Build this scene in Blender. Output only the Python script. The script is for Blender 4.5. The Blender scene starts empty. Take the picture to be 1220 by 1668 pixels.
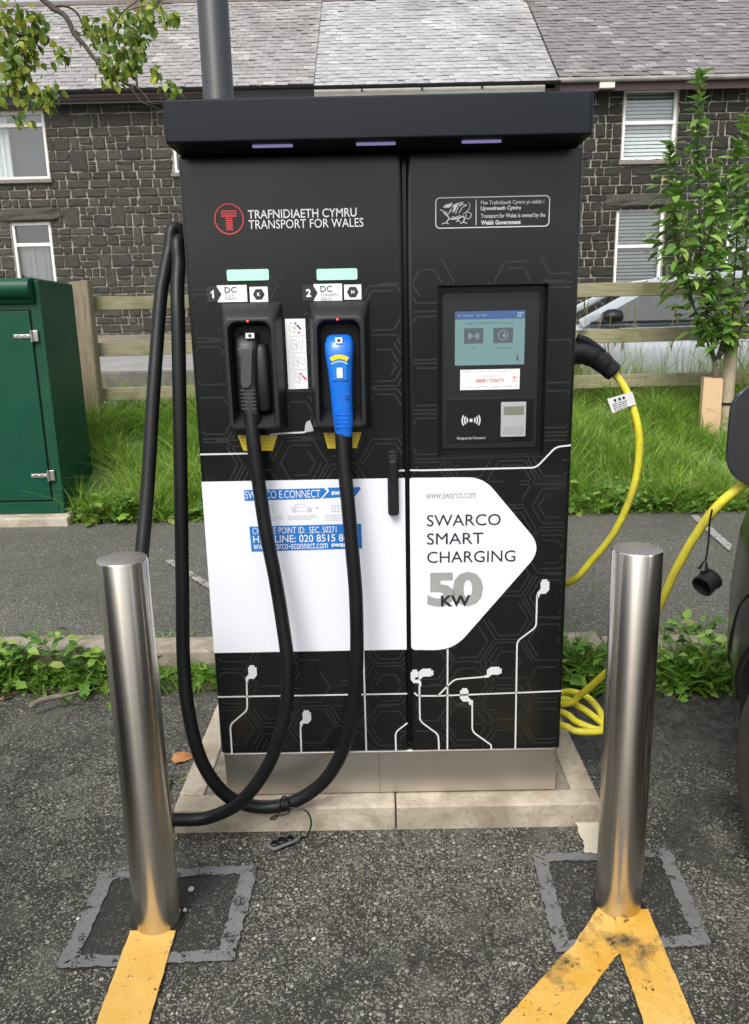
import bpy, bmesh, math, random
import numpy as np
from mathutils import Matrix, Vector

C = bpy.context.scene.collection
scn = bpy.context.scene
R = math.radians
rnd = random.Random(7)

# ------------------------------------------------------------------ camera, sky, sun, exposure
cam_d = bpy.data.cameras.new('camera')
cam = bpy.data.objects.new('camera', cam_d)
C.objects.link(cam)
cam_d.sensor_fit = 'VERTICAL'
cam_d.sensor_height = 24.0
cam_d.lens = 18.11
cam_d.clip_start = 0.05
cam_d.clip_end = 400.0
cam.matrix_world = Matrix(((0.999806, 0.018875, 0.005665, -0.0182),
                           (0.001093, 0.233913, -0.972257, -1.8464),
                           (-0.019676, 0.972074, 0.233847, 1.3032),
                           (0, 0, 0, 1)))
scn.camera = cam

SUN_EL, SUN_AZ = R(50), R(200)          # azimuth measured from +Y towards +X
world = bpy.data.worlds.new('World')
scn.world = world
world.use_nodes = True
wn = world.node_tree.nodes; wl = world.node_tree.links
wn.clear()
w_out = wn.new('ShaderNodeOutputWorld'); w_bg = wn.new('ShaderNodeBackground')
w_sky = wn.new('ShaderNodeTexSky'); w_hs = wn.new('ShaderNodeHueSaturation')
w_sky.sky_type = 'NISHITA'; w_sky.sun_disc = False
w_sky.sun_elevation = SUN_EL; w_sky.sun_rotation = SUN_AZ
w_sky.dust_density = 4.0; w_sky.air_density = 1.0; w_sky.ozone_density = 1.0
w_hs.inputs['Saturation'].default_value = 0.28      # cloud cover takes the blue out of the sky
w_bg.inputs['Strength'].default_value = 0.15
wl.new(w_sky.outputs[0], w_hs.inputs['Color']); wl.new(w_hs.outputs[0], w_bg.inputs[0]); wl.new(w_bg.outputs[0], w_out.inputs[0])

sun_d = bpy.data.lights.new('sun', 'SUN'); sun_d.energy = 1.5; sun_d.angle = R(22); sun_d.color = (1.0, 0.96, 0.9)
sun = bpy.data.objects.new('sun', sun_d); C.objects.link(sun)
sv = Vector((math.sin(SUN_AZ) * math.cos(SUN_EL), math.cos(SUN_AZ) * math.cos(SUN_EL), math.sin(SUN_EL)))
sun.rotation_euler = sv.to_track_quat('Z', 'Y').to_euler()
sun.location = sv * 30

vs = scn.view_settings
vs.view_transform = 'Standard'; vs.look = 'None'; vs.exposure = 0.62; vs.gamma = 1.0
vs.use_curve_mapping = False

# ------------------------------------------------------------------ materials
def nodes_of(name):
    m = bpy.data.materials.new(name); m.use_nodes = True
    nt = m.node_tree; nt.nodes.clear()
    out = nt.nodes.new('ShaderNodeOutputMaterial')
    b = nt.nodes.new('ShaderNodeBsdfPrincipled')
    nt.links.new(b.outputs[0], out.inputs[0])
    return m, nt, b, out

def N(nt, typ, **kw):
    n = nt.nodes.new(typ)
    for k, v in kw.items(): setattr(n, k, v)
    return n

def ramp(nt, fac, stops, interp='LINEAR'):
    r = N(nt, 'ShaderNodeValToRGB'); r.color_ramp.interpolation = interp
    e = r.color_ramp.elements
    while len(e) < len(stops): e.new(0.5)
    for i, (p, c) in enumerate(stops):
        e[i].position = p
        e[i].color = (c, c, c, 1) if isinstance(c, (int, float)) else (*c, 1)
    nt.links.new(fac, r.inputs[0])
    return r.outputs[0]

def noise(nt, scale, detail=4, rough=0.55, coord='Object', stretch=None, dist=0.0):
    tc = N(nt, 'ShaderNodeTexCoord'); vec = tc.outputs[coord]
    if stretch:
        mp = N(nt, 'ShaderNodeMapping'); mp.inputs['Scale'].default_value = stretch
        nt.links.new(vec, mp.inputs[0]); vec = mp.outputs[0]
    n = N(nt, 'ShaderNodeTexNoise')
    n.inputs['Scale'].default_value = scale; n.inputs['Detail'].default_value = detail
    n.inputs['Roughness'].default_value = rough; n.inputs['Distortion'].default_value = dist
    nt.links.new(vec, n.inputs['Vector'])
    return n.outputs[0]

def mixc(nt, fac, a, b, mode='MIX'):
    m = N(nt, 'ShaderNodeMix', data_type='RGBA', blend_type=mode)
    for sock, v in ((m.inputs[0], fac), (m.inputs[6], a), (m.inputs[7], b)):
        if hasattr(v, 'links'): nt.links.new(v, sock)
        elif isinstance(v, (int, float)): sock.default_value = v
        else: sock.default_value = (*v, 1)
    return m.outputs[2]

def bump(nt, b, h, strength, dist=0.01):
    n = N(nt, 'ShaderNodeBump'); n.inputs['Strength'].default_value = strength; n.inputs['Distance'].default_value = dist
    nt.links.new(h, n.inputs['Height']); nt.links.new(n.outputs[0], b.inputs['Normal'])

def pmat(name, col, col2=None, scale=8.0, rough=0.5, metal=0.0, bmp=0.0, bscale=None, stretch=None, coat=0.0, lo=0.35, hi=0.65, spec=0.5, rvar=0.0, grime=None):
    m, nt, b, out = nodes_of(name)
    b.inputs['Roughness'].default_value = rough; b.inputs['Metallic'].default_value = metal
    b.inputs['Specular IOR Level'].default_value = spec
    b.inputs['Coat Weight'].default_value = coat; b.inputs['Coat Roughness'].default_value = 0.08
    f = noise(nt, scale, 5, 0.6, stretch=stretch)
    if col2 is None: col2 = tuple(c * 0.86 for c in col)
    c = ramp(nt, f, [(lo, col), (hi, col2)])
    if grime:
        c = mixc(nt, ramp(nt, noise(nt, scale * 0.5, 7, 0.72, dist=0.5), [(0.46, 0.0), (0.70, 0.75)]), c, grime)
        c = mixc(nt, ramp(nt, noise(nt, scale * 9, 5, 0.7), [(0.52, 0.0), (0.75, 0.6)]), c, tuple(q * 0.7 for q in grime))
    nt.links.new(c, b.inputs['Base Color'])
    if rvar:
        nt.links.new(ramp(nt, noise(nt, scale * 2.3, 4), [(0.3, rough - rvar), (0.7, rough + rvar)]), b.inputs['Roughness'])
    if bmp: bump(nt, b, noise(nt, bscale or scale * 4, 5, 0.6, stretch=stretch), bmp, 0.004)
    return m

def emat(name, col, strength, base=(0.02, 0.02, 0.02)):
    m, nt, b, out = nodes_of(name)
    b.inputs['Base Color'].default_value = (*base, 1); b.inputs['Roughness'].default_value = 0.25
    b.inputs['Emission Color'].default_value = (*col, 1); b.inputs['Emission Strength'].default_value = strength
    return m

def rand_val(nt, attr):
    if attr:
        a = N(nt, 'ShaderNodeAttribute'); a.attribute_name = 'tint'; return a.outputs['Fac']
    return N(nt, 'ShaderNodeObjectInfo').outputs['Random']

def stone_mat(name, attr=False, k=1.0):
    m, nt, b, out = nodes_of(name)
    rv = rand_val(nt, attr)
    c = ramp(nt, rv, [(p, tuple(q * k for q in v_)) for p, v_ in ((0.0, (0.024, 0.025, 0.024)), (0.18, (0.075, 0.074, 0.055)), (0.34, (0.040, 0.041, 0.036)), (0.5, (0.062, 0.060, 0.046)), (0.66, (0.095, 0.090, 0.066)), (0.8, (0.036, 0.036, 0.034)), (0.92, (0.072, 0.056, 0.047)), (1.0, (0.086, 0.084, 0.062)))])
    f = noise(nt, 9, 6, 0.65)
    c = mixc(nt, ramp(nt, f, [(0.38, 0.0), (0.75, 0.6)]), c, (0.16 * k, 0.14 * k, 0.105 * k))
    f2 = noise(nt, 30, 4, 0.6)
    c = mixc(nt, ramp(nt, f2, [(0.45, 0.0), (0.75, 0.6)]), c, (0.025, 0.024, 0.022))
    nt.links.new(c, b.inputs['Base Color']); b.inputs['Roughness'].default_value = 0.85
    bump(nt, b, noise(nt, 15, 7, 0.75), 0.9, 0.035)
    return m

def slate_mat(name, stops, attr=False):
    m, nt, b, out = nodes_of(name)
    rv = rand_val(nt, attr)
    c = ramp(nt, rv, stops)
    f = noise(nt, 1.1, 5, 0.65, stretch=(1, 0.6, 0.6))
    c = mixc(nt, ramp(nt, f, [(0.42, 0.0), (0.72, 0.6)]), c, (0.13, 0.115, 0.112))
    c = mixc(nt, ramp(nt, noise(nt, 11, 5, 0.7), [(0.55, 0.0), (0.8, 0.55)]), c, (0.42, 0.41, 0.38))
    nt.links.new(c, b.inputs['Base Color'])
    b.inputs['Roughness'].default_value = 0.42
    bump(nt, b, noise(nt, 20, 5, 0.6), 0.4, 0.01)
    return m

def leaf_mat(name, stops, trans=0.35, attr=False, rough=0.5):
    m, nt, b, out = nodes_of(name)
    rv = rand_val(nt, attr)
    c = ramp(nt, rv, stops)
    c = mixc(nt, ramp(nt, noise(nt, 40, 3), [(0.35, 0.0), (0.7, 0.35)]), c, (0.05, 0.09, 0.02))
    nt.links.new(c, b.inputs['Base Color']); b.inputs['Roughness'].default_value = rough
    t = N(nt, 'ShaderNodeBsdfTranslucent')
    nt.links.new(mixc(nt, 0.45, c, (0.5, 0.6, 0.08), 'MULTIPLY'), t.inputs[0]) if False else nt.links.new(c, t.inputs[0])
    mx = N(nt, 'ShaderNodeMixShader'); mx.inputs[0].default_value = trans
    nt.links.new(b.outputs[0], mx.inputs[1]); nt.links.new(t.outputs[0], mx.inputs[2]); nt.links.new(mx.outputs[0], out.inputs[0])
    return m

def asphalt_mat(name, stone_lo, stone_hi, binder, scale, cover, patch=0.5, mud=False):
    """exposed-aggregate tarmac: two sizes of rounded chippings in a dark binder, worn in patches"""
    m, nt, b, out = nodes_of(name)
    tc = N(nt, 'ShaderNodeTexCoord')
    def math_(op, x, y, z=None):
        n = N(nt, 'ShaderNodeMath', operation=op)
        for i, q in enumerate((x, y, z)):
            if q is None: continue
            if hasattr(q, 'links'): nt.links.new(q, n.inputs[i])
            else: n.inputs[i].default_value = q
        return n.outputs[0]
    big = noise(nt, 1.3, 7, 0.65); mid = noise(nt, 7, 6, 0.65); fine = noise(nt, 330, 3, 0.65)
    wear = math_('ADD', math_('MULTIPLY', ramp(nt, big, [(0.34, 0.0), (0.66, 1.0)]), patch), math_('MULTIPLY', ramp(nt, mid, [(0.3, 0.0), (0.7, 1.0)]), patch * 0.55))
    c = mixc(nt, ramp(nt, fine, [(0.35, 0.0), (0.7, 0.8)]), binder, tuple(q * 2.1 for q in binder))
    hsum = fine
    for sc_, cv, lim in ((scale * 2.1, cover - 0.10, 0.56), (scale, cover + 0.06, 0.52)):
        v = N(nt, 'ShaderNodeTexVoronoi', feature='F1'); v.inputs['Scale'].default_value = sc_
        nt.links.new(tc.outputs['Object'], v.inputs['Vector'])
        sep = N(nt, 'ShaderNodeSeparateColor'); nt.links.new(v.outputs['Color'], sep.inputs[0])
        on = ramp(nt, math_('MULTIPLY', math_('ADD', wear, sep.outputs[0]), 0.4), [(cv * 0.4, 0.0), (cv * 0.4 + 0.06, 1.0)])
        size = math_('MULTIPLY_ADD', sep.outputs[2], 0.22, lim - 0.10)
        rnd_ = ramp(nt, math_('SUBTRACT', size, v.outputs['Distance']), [(0.0, 0.0), (0.14, 1.0)])
        mk = math_('MULTIPLY', on, rnd_)
        md = tuple((p + q) / 2 for p, q in zip(stone_lo, stone_hi))
        col = ramp(nt, sep.outputs[1], [(0.0, stone_lo), (0.45, md), (0.7, (md[0] * 1.06, md[1] * .93, md[2] * .9)), (0.9, stone_hi), (1.0, tuple(min(.6, q * 1.35) for q in stone_hi))])
        c = mixc(nt, mk, c, col); hsum = math_('ADD', hsum, mk)
    c = mixc(nt, ramp(nt, mid, [(0.50, 0.0), (0.68, 0.55)]), c, mixc(nt, ramp(nt, fine, [(0.3, 0.0), (0.7, 1.0)]), tuple(q * 1.1 for q in stone_lo), tuple(q * 2.3 for q in stone_lo))) if patch > .7 else c
    if mud:
        # dark silted strip by the kerb, right of the charger
        gx = N(nt, 'ShaderNodeSeparateXYZ'); nt.links.new(tc.outputs['Object'], gx.inputs[0])
        w = math_('MULTIPLY_ADD', noise(nt, 3.2, 5, 0.6), 0.55, gx.outputs[1])
        my = ramp(nt, w, [(0.42, 0.0), (0.74, 1.0)])
        my = math_('MULTIPLY', my, ramp(nt, math_('MULTIPLY_ADD', gx.outputs[0], 0.5, 0.5), [(0.62, 0.25), (0.80, 1.0)]))
        c = mixc(nt, my, c, mixc(nt, ramp(nt, noise(nt, 24, 6, 0.7, dist=0.8), [(0.42, 0.0), (0.62, 1.0)]), (0.016, 0.015, 0.013), (0.08, 0.076, 0.066)))
    if patch > .7:
        st = noise(nt, 1.9, 6, 0.62, dist=1.2)
        c = mixc(nt, ramp(nt, st, [(0.56, 0.0), (0.66, 0.62)]), c, (0.020, 0.019, 0.017))
        ve = N(nt, 'ShaderNodeTexVoronoi', feature='DISTANCE_TO_EDGE'); ve.inputs['Scale'].default_value = 9.0
        wv = N(nt, 'ShaderNodeMix', data_type='VECTOR'); wv.inputs[0].default_value = 0.13
        nz = N(nt, 'ShaderNodeTexNoise'); nz.inputs['Scale'].default_value = 14; nz.inputs['Detail'].default_value = 5
        nt.links.new(tc.outputs['Object'], nz.inputs['Vector']); nt.links.new(tc.outputs['Object'], wv.inputs[4]); nt.links.new(nz.outputs['Color'], wv.inputs[5]); nt.links.new(wv.outputs[1], ve.inputs['Vector'])
        ck = math_('MULTIPLY', ramp(nt, ve.outputs['Distance'], [(0.0, 1.0), (0.035, 0.0)]), ramp(nt, noise(nt, 1.1, 4, 0.6), [(0.48, 0.0), (0.60, 0.85)]))
        c = mixc(nt, ck, c, (0.018, 0.017, 0.015))
    nt.links.new(c, b.inputs['Base Color'])
    nt.links.new(ramp(nt, big, [(0.35, 0.62), (0.65, 0.9)]), b.inputs['Roughness'])
    bump(nt, b, hsum, 0.8, 0.004)
    return m

def paint_mat(name, col, col2, wear, wscale=30, under=None, dirt=None):
    """worn road paint: flakes off through transparent specks"""
    m, nt, b, out = nodes_of(name)
    c = ramp(nt, noise(nt, 5, 6, 0.65), [(0.35, col), (0.65, col2)])
    if dirt:
        c = mixc(nt, ramp(nt, noise(nt, 7.5, 6, 0.7), [(dirt, 0.0), (dirt + 0.12, 0.85)]), c, (0.05, 0.042, 0.03))
    c = mixc(nt, ramp(nt, noise(nt, 160, 3, 0.7), [(0.55, 0.0), (0.75, 0.5)]), c, tuple(q * 0.45 for q in col))
    nt.links.new(c, b.inputs['Base Color']); b.inputs['Roughness'].default_value = 0.62
    bump(nt, b, noise(nt, 180, 4, 0.7), 0.5, 0.003)
    tr = N(nt, 'ShaderNodeBsdfTransparent'); mx = N(nt, 'ShaderNodeMixShader')
    f = N(nt, 'ShaderNodeMath', operation='ADD'); nt.links.new(noise(nt, wscale, 6, 0.75), f.inputs[0])
    g = N(nt, 'ShaderNodeMath', operation='MULTIPLY'); g.inputs[1].default_value = 0.35; nt.links.new(noise(nt, 210, 3, 0.6), g.inputs[0]); nt.links.new(g.outputs[0], f.inputs[1])
    nt.links.new(ramp(nt, f.outputs[0], [(wear, 0.0), (wear + 0.05, 1.0)]), mx.inputs[0])
    nt.links.new(b.outputs[0], mx.inputs[1]); nt.links.new(tr.outputs[0], mx.inputs[2]); nt.links.new(mx.outputs[0], out.inputs[0])
    return m

def glass_mat(name, tint=(0.9, 0.95, 0.95), refl=0.12, dark=False):
    m, nt, b, out = nodes_of(name)
    g = N(nt, 'ShaderNodeBsdfGlossy'); g.inputs['Roughness'].default_value = 0.015
    t = N(nt, 'ShaderNodeBsdfTransparent'); t.inputs[0].default_value = (*tint, 1)
    lw = N(nt, 'ShaderNodeLayerWeight'); lw.inputs[0].default_value = 0.35
    r = ramp(nt, lw.outputs['Fresnel'], [(0.0, refl), (1.0, 1.0)])
    mx = N(nt, 'ShaderNodeMixShader'); nt.links.new(r, mx.inputs[0]); nt.links.new(t.outputs[0], mx.inputs[1]); nt.links.new(g.outputs[0], mx.inputs[2])
    nt.links.new(mx.outputs[0], out.inputs[0])
    return m

# ------------------------------------------------------------------ mesh helpers
class MB:
    def __init__(s): s.v = []; s.f = []; s.m = []; s.t = None
    def face(s, pts, m=0):
        i = len(s.v); s.v += [tuple(p) for p in pts]; s.f.append(tuple(range(i, i + len(pts)))); s.m.append(m)
    def box(s, x0, x1, y0, y1, z0, z1, m=0):
        i = len(s.v)
        s.v += [(x0, y0, z0), (x1, y0, z0), (x1, y1, z0), (x0, y1, z0), (x0, y0, z1), (x1, y0, z1), (x1, y1, z1), (x0, y1, z1)]
        for q in ((0, 3, 2, 1), (4, 5, 6, 7), (0, 1, 5, 4), (1, 2, 6, 5), (2, 3, 7, 6), (3, 0, 4, 7)):
            s.f.append(tuple(i + k for k in q)); s.m.append(m)
    def loops(s, loops, cap0=False, cap1=False, m=0, closed=True):
        i = len(s.v); n = len(loops[0])
        for l in loops: s.v += [tuple(p) for p in l]
        for a in range(len(loops) - 1):
            for k in range(n if closed else n - 1):
                k2 = (k + 1) % n
                s.f.append((i + a * n + k, i + a * n + k2, i + (a + 1) * n + k2, i + (a + 1) * n + k)); s.m.append(m)
        if cap0: s.f.append(tuple(i + k for k in range(n))[::-1]); s.m.append(m)
        if cap1: s.f.append(tuple(i + (len(loops) - 1) * n + k for k in range(n))); s.m.append(m)
    def tube(s, pts, r, n=10, caps=True, m=0):
        pts = [Vector(p) for p in pts]; rs = r if isinstance(r, (list, tuple)) else [r] * len(pts)
        up = Vector((0.31, 0.17, 0.93)); loops = []; prev = None
        for i, p in enumerate(pts):
            d = (pts[min(i + 1, len(pts) - 1)] - pts[max(i - 1, 0)]).normalized()
            a = (prev - d * prev.dot(d)) if prev is not None else d.cross(up)
            if a.length < 1e-6: a = d.orthogonal()
            a.normalize(); prev = a; b = d.cross(a)
            loops.append([p + (a * math.cos(2 * math.pi * k / n) + b * math.sin(2 * math.pi * k / n)) * rs[i] for k in range(n)])
        s.loops(loops, caps, caps, m)
    def prism(s, poly, y0, y1, m=0):
        """(x,z) polygon extruded from y0 (front) to y1"""
        s.loops([[(x, y0, z) for x, z in poly], [(x, y1, z) for x, z in poly]], True, True, m)
    def lathe(s, prof, cx, cy, n=32, m=0, cap0=True, cap1=True):
        s.loops([[(cx + r * math.cos(2 * math.pi * k / n), cy + r * math.sin(2 * math.pi * k / n), z) for k in range(n)] for r, z in prof], cap0, cap1, m)

def smooth_path(pts, k=6):
    """Catmull-Rom through the points"""
    P = [Vector(p) for p in pts]; out = []
    for i in range(len(P) - 1):
        a, b, c, d = P[max(i - 1, 0)], P[i], P[i + 1], P[min(i + 2, len(P) - 1)]
        for j in range(k):
            t = j / k
            out.append(0.5 * (2 * b + (c - a) * t + (2 * a - 5 * b + 4 * c - d) * t * t + (3 * b - a - 3 * c + d) * t ** 3))
    out.append(P[-1]); return out

def weight_normals(me, lim=50):
    """area-weighted corner normals, so flat faces stay flat between rounded edges"""
    by = {}
    for p in me.polygons:
        for v in p.vertices: by.setdefault(v, []).append((p.normal.copy(), p.area))
    c = math.cos(R(lim)); out = []
    for p in me.polygons:
        for v in p.vertices:
            nn = Vector()
            for q, a in by[v]:
                if q.dot(p.normal) > c: nn += q * (a + 1e-9)
            out.append(nn.normalized() if nn.length > 1e-12 else p.normal)
    me.normals_split_custom_set(out)

def mesh_of(name, mb, mats, smooth=False, bevel=0.0, seg=2, tint=None, weighted=False):
    me = bpy.data.meshes.new(name)
    me.from_pydata(mb.v, [], mb.f)
    for m in (mats if isinstance(mats, (list, tuple)) else [mats]): me.materials.append(m)
    me.polygons.foreach_set('material_index', mb.m)
    bm = bmesh.new(); bm.from_mesh(me)
    bmesh.ops.recalc_face_normals(bm, faces=bm.faces)
    if bevel:
        bmesh.ops.remove_doubles(bm, verts=bm.verts, dist=1e-5)
        es = [e for e in bm.edges if len(e.link_faces) == 2 and e.calc_face_angle(0) > R(30)]
        bmesh.ops.bevel(bm, geom=es, offset=bevel, segments=seg, profile=0.5, affect='EDGES', clamp_overlap=True)
    bm.to_mesh(me); bm.free()
    if smooth or bevel:
        me.polygons.foreach_set('use_smooth', [True] * len(me.polygons))
        me.set_sharp_from_angle(angle=R(40))
        if bevel or weighted: weight_normals(me)
    if tint is not None:
        a = me.attributes.new('tint', 'FLOAT', 'FACE'); a.data.foreach_set('value', tint)
    me.update()
    return me

def link(name, me, parent=None):
    o = bpy.data.objects.new(name, me); C.objects.link(o)
    if parent is not None:
        o.parent = parent
        if parent.parent is None and parent.type == 'EMPTY': o.matrix_parent_inverse = Matrix.LocRotScale(parent.location, parent.rotation_euler, None).inverted()
    return o

def obj(name, mb, mats, parent=None, smooth=False, bevel=0.0, seg=2, tint=None, weighted=False):
    return link(name, mesh_of(name, mb, mats, smooth, bevel, seg, tint, weighted), parent)

def tag(o, label=None, cat=None, group=None, kind=None):
    if label: o['label'] = label
    if cat: o['category'] = cat
    if group: o['group'] = group
    if kind: o['kind'] = kind
    return o

def thing(name, label, cat, loc=(0, 0, 0), group=None, rz=0.0):
    o = bpy.data.objects.new(name, None); C.objects.link(o); o.location = loc; o.rotation_euler = (0, 0, rz)
    o.empty_display_size = 0.2
    return tag(o, label, cat, group)

def copy_tree(o, parent=None):
    c = o.copy(); C.objects.link(c)
    if parent is not None: c.parent = parent; c.matrix_parent_inverse = o.matrix_parent_inverse.copy()
    for ch in list(o.children): copy_tree(ch, c)
    return c

def box(name, x0, x1, y0, y1, z0, z1, mat, parent=None, bevel=0.0, seg=2):
    mb = MB(); mb.box(x0, x1, y0, y1, z0, z1); return obj(name, mb, mat, parent, bevel=bevel, seg=seg)

def rrect(x0, z0, x1, z1, r, n=5):
    """rounded rectangle, (x,z) points"""
    rr = r if isinstance(r, (list, tuple)) else [r] * 4     # bl br tr tl
    out = []
    for (cx, cz, a0, q) in ((x0 + rr[0], z0 + rr[0], 180, rr[0]), (x1 - rr[1], z0 + rr[1], 270, rr[1]), (x1 - rr[2], z1 - rr[2], 0, rr[2]), (x0 + rr[3], z1 - rr[3], 90, rr[3])):
        for k in range(n + 1):
            a = R(a0 + 90 * k / n); out.append((cx + q * math.cos(a), cz + q * math.sin(a)))
    return out

def round_poly(pts, r, n=5):
    """polygon with each corner rounded by r (list or number)"""
    out = []; L = len(pts)
    for i, p in enumerate(pts):
        q = r[i] if isinstance(r, (list, tuple)) else r
        P, A, B = Vector(p), Vector(pts[i - 1]), Vector(pts[(i + 1) % L])
        if q <= 0: out.append(tuple(P)); continue
        a = P + (A - P).normalized() * q; b = P + (B - P).normalized() * q
        for k in range(n + 1):
            t = k / n; out.append(tuple(a * (1 - t) ** 2 + P * 2 * t * (1 - t) + b * t * t))
    return out

def strip(mb, pts, w, y, m=0):
    """line of width w on a vertical face, through (x,z) points"""
    P = [Vector(p) for p in pts]; L = []; Rr = []
    for i, p in enumerate(P):
        d0 = (P[i] - P[i - 1]).normalized() if i > 0 else None
        d1 = (P[i + 1] - P[i]).normalized() if i < len(P) - 1 else None
        d = ((d0 or d1) + (d1 or d0)).normalized(); nrm = Vector((-d.y, d.x))
        base = d0 or d1; k = max(0.5, abs(nrm.dot(Vector((-base.y, base.x)))))
        L.append(p + nrm * w / 2 / k); Rr.append(p - nrm * w / 2 / k)
    for i in range(len(P) - 1):
        mb.face([(q.x, y, q.y) for q in (L[i], Rr[i], Rr[i + 1], L[i + 1])], m)

def flat(mb, poly, y, m=0): mb.face([(x, y, z) for x, z in poly], m)

def ring(mb, cx, cz, r0, r1, y, a0=0, a1=360, n=36, m=0):
    for k in range(n):
        a, b = R(a0 + (a1 - a0) * k / n), R(a0 + (a1 - a0) * (k + 1) / n)
        mb.face([(cx + r * math.cos(t), y, cz + r * math.sin(t)) for r, t in ((r0, a), (r1, a), (r1, b), (r0, b))], m)

def text_into(mb, s, bx, y, bold=0.0, m=0, space=1.0):
    """lettering filled into the box (x0,z0,x1,z1) on the plane y"""
    cu = bpy.data.curves.new('lettering', 'FONT'); cu.body = s; cu.resolution_u = 3; cu.offset = bold; cu.space_character = space
    ob = bpy.data.objects.new('lettering', cu)
    me = bpy.data.meshes.new_from_object(ob)
    vs_ = [v.co.copy() for v in me.vertices]
    fx = [tuple(p.vertices) for p in me.polygons]
    bpy.data.objects.remove(ob); bpy.data.curves.remove(cu); bpy.data.meshes.remove(me)
    xs = [v.x for v in vs_]; ys = [v.y for v in vs_]
    x0, x1, y0, y1 = min(xs), max(xs), min(ys), max(ys)
    i = len(mb.v)
    mb.v += [(bx[0] + (v.x - x0) / (x1 - x0) * (bx[2] - bx[0]), y, bx[1] + (v.y - y0) / max(y1 - y0, 1e-6) * (bx[3] - bx[1])) for v in vs_]
    for f in fx: mb.f.append(tuple(i + k for k in f)); mb.m.append(m)

def leaf_mesh(name, mat, L, W, n=5, fold=0.25, curl=0.3, teeth=0.0, seed=0):
    """a leaf lying along +Y from its stalk, folded on the midrib, tip curling down; optional lobes"""
    q = random.Random(seed); v = []; f = []
    for i in range(n + 1):
        t = i / n
        w = W * 0.5 * math.sin(math.pi * min(1, 0.06 + 0.94 * t)) ** 0.75 * (1.15 - 0.35 * t)
        if i in (0, n): w *= 0.05
        if teeth: w *= (1 + teeth) if i % 2 else (1 - teeth)
        y = L * t; z = -curl * L * t * t + q.uniform(-.02, .02) * L
        yo = -0.08 * L if (teeth and i % 2) else 0
        v += [(-w, y + yo, z + fold * w), (0, y, z), (w, y + yo, z + fold * w)]
    for i in range(n):
        a = i * 3
        f += [(a, a + 1, a + 4, a + 3), (a + 1, a + 2, a + 5, a + 4)]
    me = bpy.data.meshes.new(name); me.from_pydata(v, [], f); me.materials.append(mat)
    me.polygons.foreach_set('use_smooth', [True] * len(f)); me.update()
    return me

def place(o, loc, d, roll=0.0, s=1.0):
    """orient +Y of an object along d"""
    d = Vector(d).normalized()
    o.location = loc; qt = d.to_track_quat('Y', 'Z')
    o.rotation_mode = 'QUATERNION'; o.rotation_quaternion = qt @ Matrix.Rotation(roll, 3, 'Y').to_quaternion()
    o.scale = (s, s, s)

# ================================================================== GROUND
M_ASPH = asphalt_mat('car_park_tarmac', (0.074, 0.074, 0.060), (0.37, 0.365, 0.30), (0.021, 0.021, 0.018), 118, 1.16, 0.95, mud=True)
M_PATH = asphalt_mat('footpath_tarmac', (0.09, 0.09, 0.076), (0.29, 0.29, 0.245), (0.045, 0.045, 0.039), 120, 0.72, 0.5)
M_ROAD = asphalt_mat('road_tarmac', (0.16, 0.16, 0.155), (0.33, 0.32, 0.31), (0.15, 0.148, 0.145), 90, 0.8, 0.4)
M_PAVE = pmat('pale_pavement', (0.27, 0.265, 0.255), (0.20, 0.197, 0.19), scale=3, rough=0.85, bmp=0.3)
M_SOIL = pmat('soil', (0.045, 0.034, 0.022), (0.075, 0.06, 0.04), scale=14, rough=0.95, bmp=0.8, bscale=60)
M_TURF = pmat('turf', (0.075, 0.145, 0.03), (0.11, 0.17, 0.045), scale=14, rough=0.95, bmp=0.8, bscale=60)
M_DIRT = pmat('dirt_bank', (0.12, 0.105, 0.08), (0.19, 0.17, 0.12), scale=3, rough=0.95, bmp=0.6, bscale=20)
M_KERB = pmat('kerb_concrete', (0.36, 0.31, 0.25), (0.24, 0.21, 0.17), scale=14, rough=0.85, bmp=0.6, bscale=90, grime=(0.13, 0.115, 0.075))
M_CONC = pmat('edging_concrete', (0.50, 0.44, 0.355), (0.33, 0.29, 0.225), scale=11, rough=0.82, bmp=0.5, bscale=110, grime=(0.20, 0.165, 0.11))
M_SLAB = pmat('slab_concrete', (0.38, 0.34, 0.28), (0.17, 0.15, 0.12), scale=18, rough=0.9, bmp=0.9, bscale=120, grime=(0.14, 0.115, 0.08))
M_PATCH = asphalt_mat('patch_tarmac', (0.04, 0.039, 0.035), (0.20, 0.19, 0.17), (0.017, 0.0168, 0.015), 130, 1.18, 0.6)
M_YP = paint_mat('yellow_paint', (0.66, 0.42, 0.12), (0.58, 0.345, 0.07), 0.80, dirt=0.62)
M_YPD = paint_mat('yellow_paint_dirty', (0.68, 0.45, 0.14), (0.58, 0.31, 0.03), 0.785, dirt=0.52)
M_WP = paint_mat('white_paint', (0.62, 0.56, 0.46), (0.52, 0.47, 0.38), 0.80)
M_GP = paint_mat('grey_band', (0.17, 0.17, 0.17), (0.13, 0.13, 0.132), 0.73)
M_FP = paint_mat('faded_line', (0.36, 0.345, 0.32), (0.27, 0.26, 0.245), 0.72)

def grid_sheet(name, x0, x1, ys, zs, mat, nx=2, parent=None, skew=0.0):
    mb = MB()
    for i in range(nx):
        xa, xb = x0 + (x1 - x0) * i / nx, x0 + (x1 - x0) * (i + 1) / nx
        for (ya, yb2, za_, zb2) in zip(ys, ys[1:], zs, zs[1:]):
            mb.face([(xa, ya + skew * xa, za_), (xb, ya + skew * xb, za_), (xb, yb2 + skew * xb, zb2), (xa, yb2 + skew * xa, zb2)])
    return obj(name, mb, mat, parent)

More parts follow.
